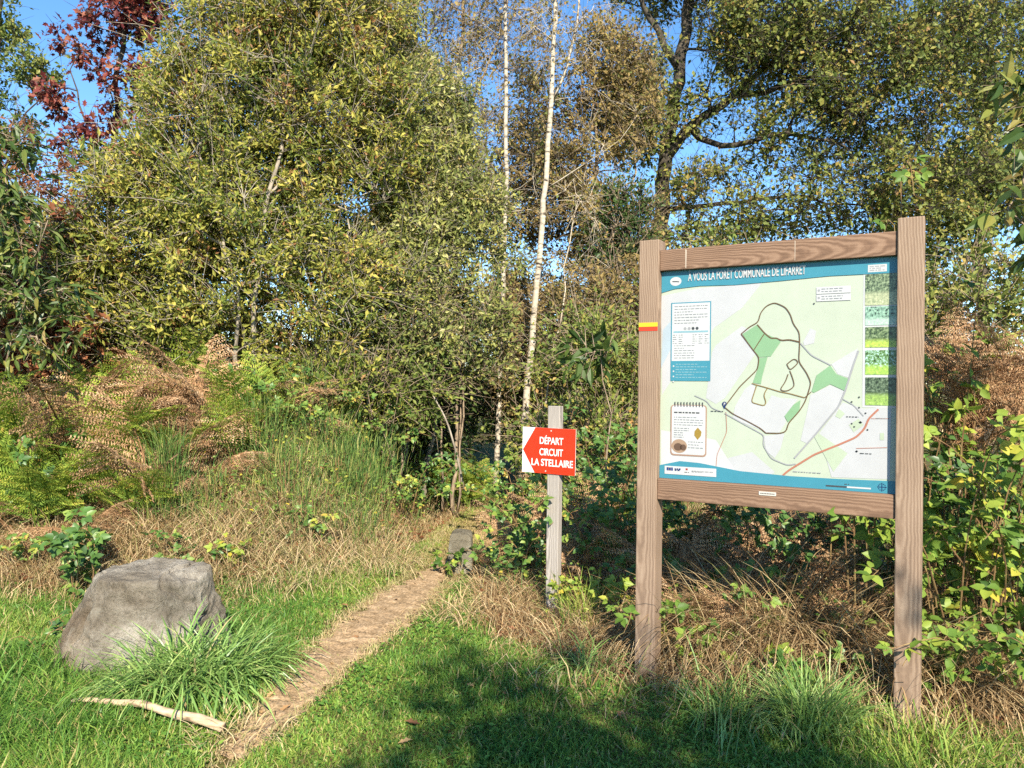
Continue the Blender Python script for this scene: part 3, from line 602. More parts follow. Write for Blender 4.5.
for px, Y, s_ in [(-30, 7.9, 1.1), (-10, 6.8, .9), (60, 6.9, .9), (140, 6.9, .85), (180, 7.4, 1.0), (95, 7.6, 1.1), (150, 8.2, 1.1), (255, 8.4, 1.), (325, 8.6, .95), (350, 9.3, 1.)]:
    fern(px, Y, s_, 'green bracken fern among the dead fronds of the bank', n=5, group=GB)
for px, Y, s_, lab in [
    (140, 7.9, 1.25, 'large bleached bracken fern collapsed across the bank behind the boulder'),
    (100, 8.5, 1.2, 'reddish-brown dead bracken leaning under the twiggy shrub'),
    (268, 8.3, 1.1, 'brown bracken fern mixed with yellowing fronds under the willow')]:
    fern(px, Y, s_, lab, dead=True, n=12)
for px, Y, s_ in [(20, 6.8, .85), (60, 7.4, .9), (100, 6.7, .75), (165, 8.5, 1.2), (205, 7.3, .85), (-40, 7.2, .9), (35, 8.4, 1.1), (190, 7.9, 1.), (230, 8.4, 1.1)]:
    fern(px, Y, s_, 'dead brown bracken fern fallen over the bank', dead=True, n=6, group=DB)
fern(468, 10.8, 1.1, 'dark green fern in the shade at the back of the path', n=9)
fern(548, 10.3, 1.0, 'yellow-green fern on the right verge of the path behind the sign', n=8)
fern(440, 10.9, 1.0, 'shaded fern beside the dead branch on the left verge of the path', n=8)
fern(603, 7.6, .85, 'yellow bracken fern between the red sign and the left post', n=7)
for px, Y, s_ in [(588, 6.1, .8), (532, 7.0, .75), (615, 6.8, .95), (570, 7.4, .95)]:
    fern(px, Y, s_, 'dead bracken fern tangled behind the sign post', dead=True, n=6, group='dead bracken behind the sign', steep=True)
for px, Y, s_ in [(690, 4.9, .55), (760, 4.8, .6), (840, 4.7, .6), (680, 5.6, .85), (725, 5.3, .8), (770, 5.4, .9), (815, 5.1, .85), (860, 5.0, .9), (700, 6.2, 1.1), (800, 6.0, 1.1)]:
    fern(px, Y, s_, 'dead bracken fern tangled behind the map board', dead=True, n=6, group='dead bracken behind the map board', steep=True)
fern(628, 7.9, .8, 'brown bracken fern next to the yellow one by the left post', dead=True, n=8)
for px, Y, s_ in [(955, 5.0, .85), (990, 4.9, .8), (1025, 4.9, .9), (970, 5.3, .95), (1060, 5.1, .95)]:
    fern(px, Y, s_, 'dead bracken fern hanging over the brambles by the right post', dead=True, n=6, group='dead bracken beside the right post', steep=True, lift=1.5)

def broom(px, Y, h, r, n, seed, label):
    rng = np.random.default_rng(seed); c = at(px, 384, Y); z = gz(c.x, Y); b = MB()
    n = int(n * 1.25); base = np.stack([rng.normal(size=n) * r * .55, rng.normal(size=n) * r * .55, rng.uniform(0, .8, n) ** 1.3 * h], 1)
    lean = unit(np.stack([base[:, 0], base[:, 1], 0 * base[:, 0]], 1) + hdir(n, rng) * r * .6)
    b.blades(base, h * rng.uniform(.12, .45, n) * rng.uniform(.6, 1.2, n), .0045, lean, rng.uniform(.05, 1.0, n), .45 + .3 * rng.normal(size=n), 3)
    root = empty('broom_shrub', (c.x, Y, z), label, 'shrub')
    b.build('foliage', M['broom'], root)
    tb = MB()
    for k in range(6):
        a = rng.uniform(0, 6.28); tb.tube([(0.04 * math.cos(a), .04 * math.sin(a), -.03), (r * .3 * math.cos(a), r * .3 * math.sin(a), h * .6)], [.008, .004], 4)
    tb.build('stem', M['cane'], root); return root
broom(172, 6.9, .9, .17, 800, 1, 'dark green broom tuft with upright stems behind the boulder')
broom(268, 7.6, .7, .3, 620, 2, 'green broom shrub in the middle of the bank')
broom(345, 7.7, .6, .28, 520, 3, 'green broom shrub nearest the path on the bank')
broom(310, 7.0, .45, .3, 380, 4, 'low broom shrub in front of the other broom on the bank')
for k, (px, Y, h) in enumerate([(330, 7.9, .7), (365, 8.3, .75), (380, 9.0, .8), (290, 7.2, .6), (240, 7.9, .7), (355, 7.2, .5), (310, 8.4, .9), (360, 7.8, .6), (150, 7.6, .6)]):
    broom(px, Y, h * .9, .3, 420, 160 + k, 'wispy light green broom among dry grass on the bank')['group'] = 'wispy broom on the bank'
broom(215, 7.0, .42, .25, 300, 5, 'short broom shrub beside the dark upright broom tuft')

def bramble(px, Y, rx, ry, h, ncane, seed, label, mat='bramble', leaf=.065, per=16, group=None, tint=(.45, .22), name='bramble_bush', lean=0.6, ln=(.8, 1.7)):
    rng = np.random.default_rng(seed); c = at(px, 384, Y); x0, z0 = c.x, gz(c.x, Y); cb, lb = MB(), MB()
    for _ in range(ncane):
        bx, by = rng.uniform(-rx, rx), rng.uniform(-ry, ry); bz = gz(x0 + bx, Y + by) - z0; az = rng.uniform(0, 6.283); L = rng.uniform(*ln)
        dirh = unit(np.array([math.cos(az), math.sin(az) - lean, 0])); hh = h * rng.uniform(.55, 1.1); t = np.linspace(0, 1, 9)[:, None]
        pts = np.array([bx, by, bz - .02]) + dirh * L * .55 * t ** 1.4 + np.array([0, 0, 1.]) * hh * (2.1 * t - 1.35 * t * t) + np.cumsum(rng.normal(size=(9, 3)) * .012, axis=0)
        cb.tube(pts, np.linspace(.005, .002, 9), 4, cap=False)
        k = rng.integers(max(4, per - 5), per + 3); tt = np.sort(rng.uniform(.12, 1.0, k)); P = np.stack([np.interp(tt * 8, range(9), pts[:, q]) for q in range(3)], 1)
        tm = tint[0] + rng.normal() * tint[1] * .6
        for p in P:
            a2 = rng.uniform(0, 6.283); pd_ = unit(np.array([math.cos(a2), math.sin(a2) - .35, rng.uniform(-.1, .7)])); tip = p + pd_ * rng.uniform(.03, .08)
            cb.tube([p, tip], [.002, .0012], 3, cap=False)
            nl = 3 if rng.random() < .7 else 5; nrm = unit(np.array([.1, -.55, .75]) + rng.normal(size=3) * .45); sd = unit(np.cross(pd_, nrm))
            an = np.array([0, 1.15, -1.15, 2.0, -2.0][:nl]) + rng.normal(size=nl) * .1
            dd = pd_ * np.cos(an)[:, None] + sd * np.sin(an)[:, None] - np.array([0, 0, .2]); sz = leaf * rng.uniform(.65, 1.2) * np.array([1.1, .95, .95, .75, .75][:nl])
            lb.leaves(np.repeat(tip[None], nl, 0), dd, np.repeat(nrm[None], nl, 0) + rng.normal(size=(nl, 3)) * .2, sz, sz * .72, OVATE, tm + rng.normal(size=nl) * tint[1] * .6)
    root = empty(name, (x0, Y, z0), label, 'bramble', group)
    cb.build('cane', M['cane'], root); lb.build('foliage', M[mat], root, smooth=True)
def tussock(px, Y, n, L, r, w, mat, seed, label, name='grass_tuft', bend=(.6, 2.7), segs=5, group=None, tint=(.45, .27), cat='grass tuft', lean=None):
    rng = np.random.default_rng(seed); c = at(px, 384, Y); b = MB()
    p = np.clip(rng.normal(size=(n, 2)), -1.7, 1.7) * r * .5; zz = gh(c.x + p[:, 0], Y + p[:, 1]) - gz(c.x, Y)
    ld = unit(np.stack([p[:, 0], p[:, 1], 0 * zz], 1) + hdir(n, rng) * r * .7)
    if lean: ld = unit(ld + np.array([lean[0], lean[1], 0]))
    b.blades(np.stack([p[:, 0], p[:, 1], zz - .01], 1), L * rng.uniform(.5, 1.15, n), w * rng.uniform(.7, 1.3, n), ld, rng.uniform(*bend, n), tint[0] + tint[1] * rng.normal(size=n), segs)
    o = b.build(name, mat); o.location = (c.x, Y, gz(c.x, Y)); return tag(o, label, cat, group)
tussock(200, 4.2, 800, .44, .26, .011, M['tuft'], 1, 'lush long-bladed grass tuft against the front of the boulder')
tussock(243, 4.36, 420, .36, .2, .0095, M['tuft'], 2, 'long grass tuft between the boulder and the path', tint=(.35, .2))
tussock(165, 4.12, 350, .36, .24, .008, M['tuft'], 3, 'grass tuft in front of the boulder above the stick', tint=(.55, .2))
tussock(815, 3.78, 750, .38, .15, .006, M['tuft'], 4, 'dense fine-bladed grass tuft in front of the map board', bend=(.3, 1.6))
tussock(735, 3.95, 260, .36, .22, .007, M['tuft'], 5, 'loose grass tuft left of the dense one under the map board')
tussock(930, 3.55, 420, .2, .4, .007, M['grass'], 6, 'bright yellow-green grass tuft at the foot of the right post', tint=(.72, .15), bend=(.2, 1.2))
tussock(590, 4.55, 90, .34, .16, .008, M['tuft'], 7, 'broad-bladed grass tuft at the edge of the shade near the left post')
tussock(25, 3.9, 500, .26, .5, .008, M['grass'], 8, 'tall meadow grass tuft at the left edge in front of the boulder', tint=(.4, .15))
tussock(462, 5.7, 160, .24, .25, .006, M['straw'], 9, 'pale dry grass tuft on the right edge of the path', tint=(.7, .3))
tussock(590, 5.4, 160, .42, .2, .006, M['grass'], 10, 'yellowing upright grass tuft between the sign post and the left board post', tint=(.85, .15), bend=(.2, .9))
tussock(375, 7.2, 500, .42, .4, .005, M['straw'], 11, 'pale dry grass tuft on the left verge of the path', tint=(.75, .3))
tussock(320, 6.6, 500, .36, .45, .005, M['straw'], 12, 'dry grass tuft below the broom shrubs', tint=(.8, .3))
tussock(265, 6.5, 300, .3, .4, .005, M['straw'], 13, 'faded grass tuft at the foot of the bank right of the boulder', tint=(.85, .3))
tussock(243, 3.62, 220, .16, .22, .005, M['straw'], 14, 'trampled pale grass tuft at the end of the stick', tint=(.8, .25), bend=(.8, 2.4))
DG = 'dead grass under the map board'
for k, (px, Y, L) in enumerate([(680, 4.95, .62), (720, 4.85, .7), (755, 4.8, .8), (795, 4.75, .85), (835, 4.65, .8), (870, 4.55, .75), (705, 4.65, .4), (750, 4.55, .45), (790, 4.5, .5), (835, 4.4, .5), (935, 4.2, .6), (980, 4.2, .6), (1030, 4.2, .6)]):
    tussock(px, Y, 430, L, .34, .006, M['straw'], 30 + k, 'bleached dead grass tussock drooping under the map board' if px < 900 else 'dead grass tussock under the brambles by the right post',
            name='dead_grass_tussock', bend=(.6, 2.8), tint=(.38, .28), group=DG if px < 900 else 'dead grass by the right post', lean=(-.1, -.5))
for k, (px, Y, L) in enumerate([(20, 6.35, .35), (60, 6.4, .4), (100, 6.45, .35), (135, 6.5, .45), (170, 6.4, .4), (205, 6.5, .4), (240, 6.75, .45), (150, 6.8, .5), (40, 6.7, .45), (290, 6.9, .45)]):
    tussock(px, Y, 260, L, .36, .005, M['straw'], 80 + k, 'matted dead grass tussock along the foot of the bank behind the boulder', name='dead_grass_tussock', bend=(.7, 2.7), tint=(.5, .3), group='dead grass at the foot of the bank', lean=(.1, -.5))
for px, Y, lab in [(185, 6.45, 'small green bramble in the dead grass just above the boulder'), (30, 6.4, 'small green bramble in the dead grass near the left edge'), (310, 6.9, 'small green bramble in the dead grass below the broom')]:
    bramble(px, Y, .2, .12, .35, 6, px, lab, 'bramble', .05, 8, tint=(.55, .2), ln=(.4, .7))
for k, (px, Y, L) in enumerate([(505, 6.3, .3), (540, 6.1, .4), (590, 6.0, .45), (505, 5.6, .3), (555, 5.1, .22), (620, 5.4, .4), (600, 5.0, .4)]):
    tussock(px, Y, 280, L, .34, .005, M['straw'], 60 + k, 'dry tangled grass tussock round the sign post', name='dead_grass_tussock', bend=(.8, 2.6), tint=(.45, .25), group='dead grass round the sign post', lean=(-.2, -.3))

# right of and behind the board
bramble(985, 4.45, .35, .3, 1.75, 30, 1, 'vigorous bramble with large bright leaves beside the right post', 'bramble_y', .08, 14, tint=(.6, .25))
bramble(965, 4.1, .25, .2, .7, 10, 2, 'low bramble with yellow-green leaves at the foot of the right post', 'bramble_y', .065, 11, tint=(.5, .25))
bramble(1060, 4.6, .4, .4, 1.3, 18, 3, 'tall bramble at the right edge of the view', 'bramble_y', .08, 15, tint=(.55, .25))
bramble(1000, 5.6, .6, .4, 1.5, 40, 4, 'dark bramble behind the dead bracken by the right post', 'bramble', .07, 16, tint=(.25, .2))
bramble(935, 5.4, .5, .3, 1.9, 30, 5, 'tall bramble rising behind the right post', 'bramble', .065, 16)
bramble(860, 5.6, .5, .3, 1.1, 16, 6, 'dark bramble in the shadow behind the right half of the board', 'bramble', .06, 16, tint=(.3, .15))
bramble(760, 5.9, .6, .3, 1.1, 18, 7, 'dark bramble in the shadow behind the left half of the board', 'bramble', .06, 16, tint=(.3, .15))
bramble(680, 5.3, .25, .2, .6, 12, 8, 'bramble with dark leaves beside the left post under the board', 'bramble', .06, 12)
bramble(745, 4.55, .3, .2, .35, 5, 9, 'small bramble spray with yellow leaves in the dead grass under the board', 'bramble_y', .055, 9, tint=(.6, .25), ln=(.5, .9))
bramble(690, 4.75, .25, .15, .5, 6, 28, 'bramble with a few green leaves beside the foot of the left post', 'bramble_y', .06, 8, tint=(.35, .2), ln=(.5, .9))
bramble(800, 4.75, .35, .15, .6, 7, 29, 'bramble canes crossing the dead grass under the middle of the board', 'bramble', .055, 6, tint=(.4, .2), ln=(.7, 1.2))
bramble(850, 4.15, .25, .12, .3, 7, 10, 'small green bramble at the inner foot of the right post', 'bramble_y', .055, 9, ln=(.4, .7))
bramble(930, 5.0, .2, .2, 3.2, 9, 11, 'bramble shoots rising above the top rail of the board', 'bramble_y', .075, 10, ln=(.5, 1.0), tint=(.6, .25))
bramble(860, 4.75, .2, .12, 3.35, 7, 21, 'bramble shoots reaching over the middle of the top rail', 'bramble_y', .06, 7, ln=(.4, .8), tint=(.5, .25))
# round the sign and the left board post
bramble(575, 6.7, .5, .4, .9, 20, 12, 'green bramble behind the sign post', 'bramble', .06, 16, tint=(.55, .22))
bramble(625, 6.2, .35, .3, 1.15, 20, 13, 'leafy bramble between the sign and the left board post', 'bramble', .06, 15, tint=(.5, .22))
bramble(602, 5.6, .14, .12, .45, 9, 14, 'yellow-green bramble spray at the right side of the sign post', 'bramble_y', .055, 10, tint=(.7, .2), ln=(.4, .8))
bramble(528, 6.6, .25, .25, .5, 10, 15, 'low bramble at the left side of the sign post', 'bramble', .055, 11, ln=(.5, .9))
bramble(545, 8.0, .35, .35, .7, 18, 16, 'bramble on the right verge behind the small stone', 'bramble', .055, 13, tint=(.6, .25))
bramble(645, 7.6, .5, .4, 1.5, 30, 17, 'tall dark bramble behind the left board post', 'bramble', .06, 16, tint=(.35, .2))
bramble(545, 8.8, .6, .5, 1.0, 34, 22, 'mixed bramble at the foot of the birches', 'bramble', .055, 15, tint=(.5, .25))
bramble(455, 6.95, .12, .1, .3, 5, 23, 'small green bramble growing in front of the small stone', 'bramble_y', .055, 6, ln=(.3, .5))
# on the left bank
bramble(15, 7.0, .4, .4, .8, 26, 18, 'green bramble among the ferns at the left edge', 'bramble', .06, 14, tint=(.45, .2))
bramble(88, 6.1, .12, .12, .75, 9, 19, 'upright bramble shoot with glossy leaves just behind the boulder', 'bramble', .075, 12, ln=(.3, .6))
bramble(375, 9.0, .5, .4, .9, 30, 20, 'green bramble on the left verge where the path enters the trees', 'bramble', .055, 14, tint=(.6, .22))
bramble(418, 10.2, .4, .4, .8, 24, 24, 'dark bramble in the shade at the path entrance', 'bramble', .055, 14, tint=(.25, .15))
bramble(290, 8.3, .6, .3, .75, 24, 25, 'bramble on the bank behind the broom', 'bramble', .055, 14, tint=(.6, .22))
bramble(240, 6.5, .15, .1, .28, 5, 26, 'small yellow-green bramble at the foot of the bank right of the boulder', 'bramble_y', .05, 7, tint=(.75, .2), ln=(.3, .5))
bramble(80, 4.75, .2, .15, .3, 7, 27, 'reddish low bramble at the left foot of the boulder', 'bramble', .045, 9, ln=(.3, .5))
# chestnut shoots: big leaves at the right edge and by the board
tree('chestnut_sapling', 'chestnut shoot with big drooping leaves at the right edge above the brambles', 'tree',
     [([gp(1055, 3.9), pt(1048, 400, 3.9), pt(1035, 250, 3.9), pt(1030, 60, 3.9)], .015, .005)],
     [B(1030, 110, 3.9, .14, .2, .3), B(1030, 230, 3.9, .12, .2, .15), B(1060, 160, 3.9, .25, .3, .6)], 22, 14, (.12, .05), 101, M['chestnut'], M['twig'], tpl=OVATE, rc=.16, twigs=3, droop=.35, tint=(.55, .25), tipr=.003, twigr=.002)
tree('chestnut_sapling', 'small chestnut with broad dark leaves between the birch pole and the left post', 'tree',
     [([gp(612, 7.9), pt(608, 420, 7.9), pt(600, 350, 7.9)], .014, .005)],
     [B(600, 350, 7.9, .35, .3, .1)], 9, 14, (.17, .07), 102, M['dark'], M['twig'], tpl=OVATE, rc=.22, twigs=4, droop=.3, tint=(.7, .2), tipr=.003)

# ------------------------------------------------------------------ boulder, stone, stick, fallen leaves
from mathutils import noise as mn
def stone_mat(name, c, scale, orange=None):
    t = NT(name); tc = t.n('ShaderNodeTexCoord')
    n1 = t.n('ShaderNodeTexNoise'); n1.inputs['Scale'].default_value = scale * 1.1; n1.inputs['Detail'].default_value = 15; n1.inputs['Roughness'].default_value = .74; n1.inputs['Distortion'].default_value = .6
    t.l(tc.outputs['Object'], n1.inputs['Vector'])
    n2 = t.n('ShaderNodeTexNoise'); n2.inputs['Scale'].default_value = scale * .4; n2.inputs['Detail'].default_value = 3
    t.l(tc.outputs['Object'], n2.inputs['Vector'])
    r = t.ramp([(.25, c[0]), (.42, c[1]), (.58, c[2]), (.75, c[3])], n1.outputs[0])
    r2 = t.ramp([(.4, '#8a7c66'), (.58, '#ffffff')], n2.outputs[0])
    mx = t.n('ShaderNodeMix', data_type='RGBA', blend_type='MULTIPLY'); mx.inputs[0].default_value = .55
    t.l(r.outputs[0], mx.inputs[6]); t.l(r2.outputs[0], mx.inputs[7]); col = mx.outputs[2]
    v = t.n('ShaderNodeTexVoronoi'); v.inputs['Scale'].default_value = scale * 5; t.l(tc.outputs['Object'], v.inputs['Vector'])
    lr = t.ramp([(.0, '#ffffff'), (.12, '#000000')], v.outputs['Distance']); lm = t.n('ShaderNodeMath', operation='MULTIPLY'); lm.inputs[1].default_value = .25
    t.l(lr.outputs[0], lm.inputs[0])
    m3 = t.n('ShaderNodeMix', data_type='RGBA'); t.l(lm.outputs[0], m3.inputs[0]); t.l(col, m3.inputs[6]); m3.inputs[7].default_value = lin('#a8a494'); col = m3.outputs[2]
    for (pos, rad, oc, of) in orange or []:
        vm = t.n('ShaderNodeVectorMath', operation='DISTANCE'); vm.inputs[1].default_value = pos; 
        wv = t.n('ShaderNodeMix', data_type='VECTOR'); wv.inputs[0].default_value = .04; t.l(tc.outputs['Object'], wv.inputs[4]); t.l(n1.outputs['Color'], wv.inputs[5])
        t.l(wv.outputs[1], vm.inputs[0]); rr = t.ramp([(rad * .5, (of, of, of, 1)), (rad, '#000000')], vm.outputs['Value'])
        m4 = t.n('ShaderNodeMix', data_type='RGBA'); t.l(rr.outputs[0], m4.inputs[0]); t.l(col, m4.inputs[6]); m4.inputs[7].default_value = lin(oc); col = m4.outputs[2]
    n5 = t.n('ShaderNodeTexNoise'); n5.inputs['Scale'].default_value = 55; n5.inputs['Detail'].default_value = 10; n5.inputs['Roughness'].default_value = .8; t.l(tc.outputs['Object'], n5.inputs['Vector'])
    r5 = t.ramp([(.36, '#6f675b'), (.52, '#ffffff')], n5.outputs[0]); m6 = t.n('ShaderNodeMix', data_type='RGBA', blend_type='MULTIPLY'); m6.inputs[0].default_value = .5
    t.l(col, m6.inputs[6]); t.l(r5.outputs[0], m6.inputs[7]); col = m6.outputs[2]
    n6 = t.n('ShaderNodeTexNoise'); n6.inputs['Scale'].default_value = 7; n6.inputs['Detail'].default_value = 8; n6.inputs['Roughness'].default_value = .7; t.l(tc.outputs['Object'], n6.inputs['Vector'])
    r6 = t.ramp([(.54, '#000000'), (.7, '#b0b0b0')], n6.outputs[0]); m7 = t.n('ShaderNodeMix', data_type='RGBA'); t.l(r6.outputs[0], m7.inputs[0]); t.l(col, m7.inputs[6]); m7.inputs[7].default_value = lin('#a9a596'); col = m7.outputs[2]
    t.l(col, t.p.inputs['Base Color']); t.p.inputs['Roughness'].default_value = .9; t.p.inputs['Specular IOR Level'].default_value = .2
    ba = t.n('ShaderNodeMath', operation='MULTIPLY_ADD'); ba.inputs[1].default_value = .4; t.l(n5.outputs[0], ba.inputs[0]); t.l(n1.outputs[0], ba.inputs[2]); t.bump(ba.outputs[0], 1.0, .05); return t.m
def rock(name, label, loc, planes, oz, sub, amp, mat, p=16, squash=(1, 1, 1), seed=0.0, cat='boulder'):
    import bmesh
    bm = bmesh.new(); bmesh.ops.create_icosphere(bm, subdivisions=sub, radius=1)
    for v in bm.verts:
        d = v.co.normalized(); s = 0.0
        for nx_, ny_, nz_, h in planes:
            l = math.sqrt(nx_ * nx_ + ny_ * ny_ + nz_ * nz_); q = (nx_ * d.x + ny_ * d.y + nz_ * d.z) / l / h
            if q > 0: s += q ** p
        r_ = s ** (-1 / p); c = d * r_; q = c + Vector((seed, seed, 0))
        f = amp * (.8 * mn.fractal(q * 2.6, 1, 2, 5) - .5 * abs(mn.noise(Vector((q.x * 9 + q.z * 4, q.y * 9, q.z * 3)))) + - .55 * abs(mn.noise(q * 13 + Vector((4, 1, 7)))) + .1 * mn.noise(q * 34)) - amp * .9 * max(0, mn.noise(q * Vector((5, 5, 2)).length * .5)) ** 2
        cr = mn.noise(q * 2.1 + Vector((9, 2, 5))) + .25 * mn.noise(q * 8); f -= amp * .7 * math.exp(-(cr / .035) ** 2)
        v.co = c + d * f; v.co.z += oz; v.co = Vector(a_ * b_ for a_, b_ in zip(v.co, squash))
    me = bpy.data.meshes.new(name); bm.to_mesh(me); bm.free()
    for pl in me.polygons: pl.use_smooth = True
    me.materials.append(mat); o = link(name, me); o.location = loc; return tag(o, label, cat)
M['granite'] = stone_mat('granite', ('#5a5347', '#948b7c', '#b0a899', '#c8c1b3'), 5, [((-.42, -.2, .2), .34, '#7a644a', .6), ((-.3, -.2, .4), .2, '#5f5140', .55), ((.32, -.2, .45), .2, '#5a5347', .6), ((-.4, -.28, .22), .06, '#b98352', .9), ((-.46, -.25, .09), .04, '#b98352', .9)])
M['stone'] = stone_mat('old_stone', ('#6c6656', '#8c8674', '#a09a88', '#aca694'), 9)
rx_, ry_ = at(148, 384, 4.66).x, 4.66
rock('boulder', 'big grey granite boulder with a flat top beside the path', (rx_, ry_, gz(rx_, ry_) - .02),
     [(-.03, -.05, 1, .35), (-.87, -.1, .5, .385), (.99, -.15, .16, .385), (.14, -.96, .22, .315), (.62, -.72, .3, .36), (-.80, -.48, .42, .37), (-.3, -.9, .3, .35), (0, 1, .2, .33), (.5, .8, .3, .38), (-.5, .7, .5, .38), (0, 0, -1, .4), (.45, -.3, .9, .42)],
     .2, 7, .034, M['granite'], p=44, squash=(1.06, 1.0, 1.04))
sx, sy = at(463, 384, 7.1).x, 7.1
rock('marker_stone', 'small upright grey stone at the right edge of the path', (sx, sy, gz(sx, sy) - .04),
     [(.1, -.1, 1, .2), (-1, 0, .08, .11), (1, 0, .05, .11), (0, -1, .1, .1), (0, 1, 0, .12), (0, 0, -1, .22), (-.7, 0, .7, .2), (.7, -.3, .7, .21)], .2, 5, .012, M['stone'], p=14, seed=3.3, cat='stone')
b = MB(); a0, a1 = at(72, 715, 3.86), at(224, 742, 3.62)
q = np.linspace(0, 1, 14)[:, None]; pts = np.array([a0.x, a0.y, .045]) * (1 - q) + np.array([a1.x, a1.y, .04]) * q
pts[:, 2] += .018 * np.sin(q[:, 0] * 3.1) + .006 * np.sin(q[:, 0] * 17); pts[:, 1] += .02 * np.sin(q[:, 0] * 4)
pts[:, 2] += gh(pts[:, 0], pts[:, 1]) + .025; o0 = pts.mean(0)
b.tube(pts - o0, np.interp(q[:, 0], [0, .2, .6, 1], [.009, .014, .019, .024]) * (1 + .06 * np.sin(q[:, 0] * 31)), 10)
st = b.build('stick', bark('peeled_stick_bark', '#a28a6e', '#c9b596', 22, marks='#7a6550'), smooth=True); st.location = o0
tag(st, 'pale peeled stick lying in the grass in front of the boulder', 'stick')
b = MB(); pts = interp_path([at(431, 392, 9.4), at(447, 420, 9.2), at(457, 455, 9.2), at(464, 490, 9.3)], .1); o0 = pts.mean(0); b.tube(pts - o0, np.linspace(.008, .016, len(pts)), 6)
st = b.build('dead_branch', M['greybark'], smooth=True); st.location = o0; tag(st, 'bare grey branch leaning in the shade at the path entrance', 'branch')
flm = leafy('fallen_leaf', [(0, '#4c2a20'), (.4, '#7d5a3c'), (.8, '#a8855a'), (1, '#bda070')], trans=.1, rough=.7)
frng2 = np.random.default_rng(77); FLM = []
for k in range(4):
    b = MB(); b.leaves(np.array([[0, -.5, 0.]]), np.array([[0, 1., .1]]), np.array([[.1, 0, 1.]]), 1.0, .62, LOBED, .25 + .2 * k); FLM.append(b.mesh('fallen_leaf', flm))
spots = [(412, 730), (300, 688), (332, 668), (355, 640), (285, 712), (270, 700), (396, 600), (415, 582), (450, 556), (470, 520), (492, 512), (260, 716), (505, 700), (560, 735), (470, 690), (345, 610), (300, 640), (405, 748), (620, 720), (700, 700), (985, 690), (235, 745), (130, 640), (900, 745), (250, 640)]
for k, (px, py) in enumerate(spots):
    d = ray(px, py); t_ = -CAM_H / d.z; X, Y = d.x * t_, d.y * t_; o = link('fallen_leaf', FLM[0 if k == 0 else 1 + k % 3]); s = .085 if k == 0 else .045 + .03 * frng2.random()
    o.scale = (s, s, s); o.location = (X, Y, gz(X, Y) + (.03 if path_d(X, Y) > 1 else .022)); o.rotation_euler = (frng2.normal() * .3, frng2.normal() * .3, frng2.random() * 6.28)
    tag(o, 'dark red fallen leaf on the turf at the edge of the shade' if k == 0 else 'brown fallen leaf on the path or turf', 'leaf', None if k == 0 else 'fallen leaves on the path and turf')

# ------------------------------------------------------------------ timber
def wood(name, stops, rot, ring=26, off=(.02, .05, 0), tilt=(.05, .04), ringw=.34):
    """grain along the local axis that ROT turns into Z"""
    t = NT(name); tc = t.n('ShaderNodeTexCoord'); mp = t.n('ShaderNodeMapping'); mp.inputs['Rotation'].default_value = rot
    t.l(tc.outputs['Object'], mp.inputs[0])
    m2 = t.n('ShaderNodeMapping'); m2.inputs['Rotation'].default_value = (tilt[0], tilt[1], 0); m2.inputs['Location'].default_value = off; t.l(mp.outputs[0], m2.inputs[0])
    w = t.n('ShaderNodeTexWave', wave_type='RINGS', rings_direction='Z'); w.inputs['Scale'].default_value = ring; w.inputs['Distortion'].default_value = 3.5
    w.inputs['Detail'].default_value = 3; w.inputs['Detail Scale'].default_value = .6; t.l(m2.outputs[0], w.inputs[0])
    m3 = t.n('ShaderNodeMapping'); m3.inputs['Scale'].default_value = (1, 1, .035); t.l(mp.outputs[0], m3.inputs[0])
    n = t.n('ShaderNodeTexNoise'); n.inputs['Scale'].default_value = 130; n.inputs['Detail'].default_value = 6; n.inputs['Roughness'].default_value = .65; t.l(m3.outputs[0], n.inputs[0])
    n2 = t.n('ShaderNodeTexNoise'); n2.inputs['Scale'].default_value = 3; n2.inputs['Detail'].default_value = 5; t.l(tc.outputs['Object'], n2.inputs[0])
    a = t.n('ShaderNodeMath', operation='MULTIPLY_ADD'); a.inputs[1].default_value = ringw; t.l(w.outputs['Fac'], a.inputs[0])
    c = t.n('ShaderNodeMath', operation='MULTIPLY_ADD'); c.inputs[1].default_value = .4; t.l(n.outputs[0], c.inputs[0])
    e = t.n('ShaderNodeMath', operation='MULTIPLY'); e.inputs[1].default_value = .26; t.l(n2.outputs[0], e.inputs[0])
    t.l(e.outputs[0], c.inputs[2]); t.l(c.outputs[0], a.inputs[2])
    r = t.ramp(stops, a.outputs[0]); t.l(r.outputs[0], t.p.inputs['Base Color']); t.p.inputs['Roughness'].default_value = .75; t.p.inputs['Specular IOR Level'].default_value = .2
    t.bump(a.outputs[0], .35, .004); return t.m
LARCH = [(.2, '#655345'), (.42, '#836e5c'), (.62, '#96826f'), (.85, '#a69484')]
RAILC = [(.2, '#523f32'), (.42, '#735a48'), (.62, '#896f5b'), (.85, '#9a816d')]
M['post_wood'] = wood('larch_post', LARCH, (0, 0, 0), 24, (.05, .09, 0), ringw=.2)
M['rail_wood'] = wood('larch_rail', RAILC, (0, R(90), 0), 30, (.03, .10, .0), (.10, .05), ringw=.24)
M['rail_wood_low'] = wood('larch_rail_low', RAILC, (0, R(90), 0), 34, (.06, .13, 0), (.03, .02), ringw=.22)
M['old_wood'] = wood('weathered_post', [(.2, '#6a645e'), (.42, '#8c857d'), (.62, '#a19991'), (.85, '#aea69d')], (0, 0, 0), 30, (.05, .07, 0))
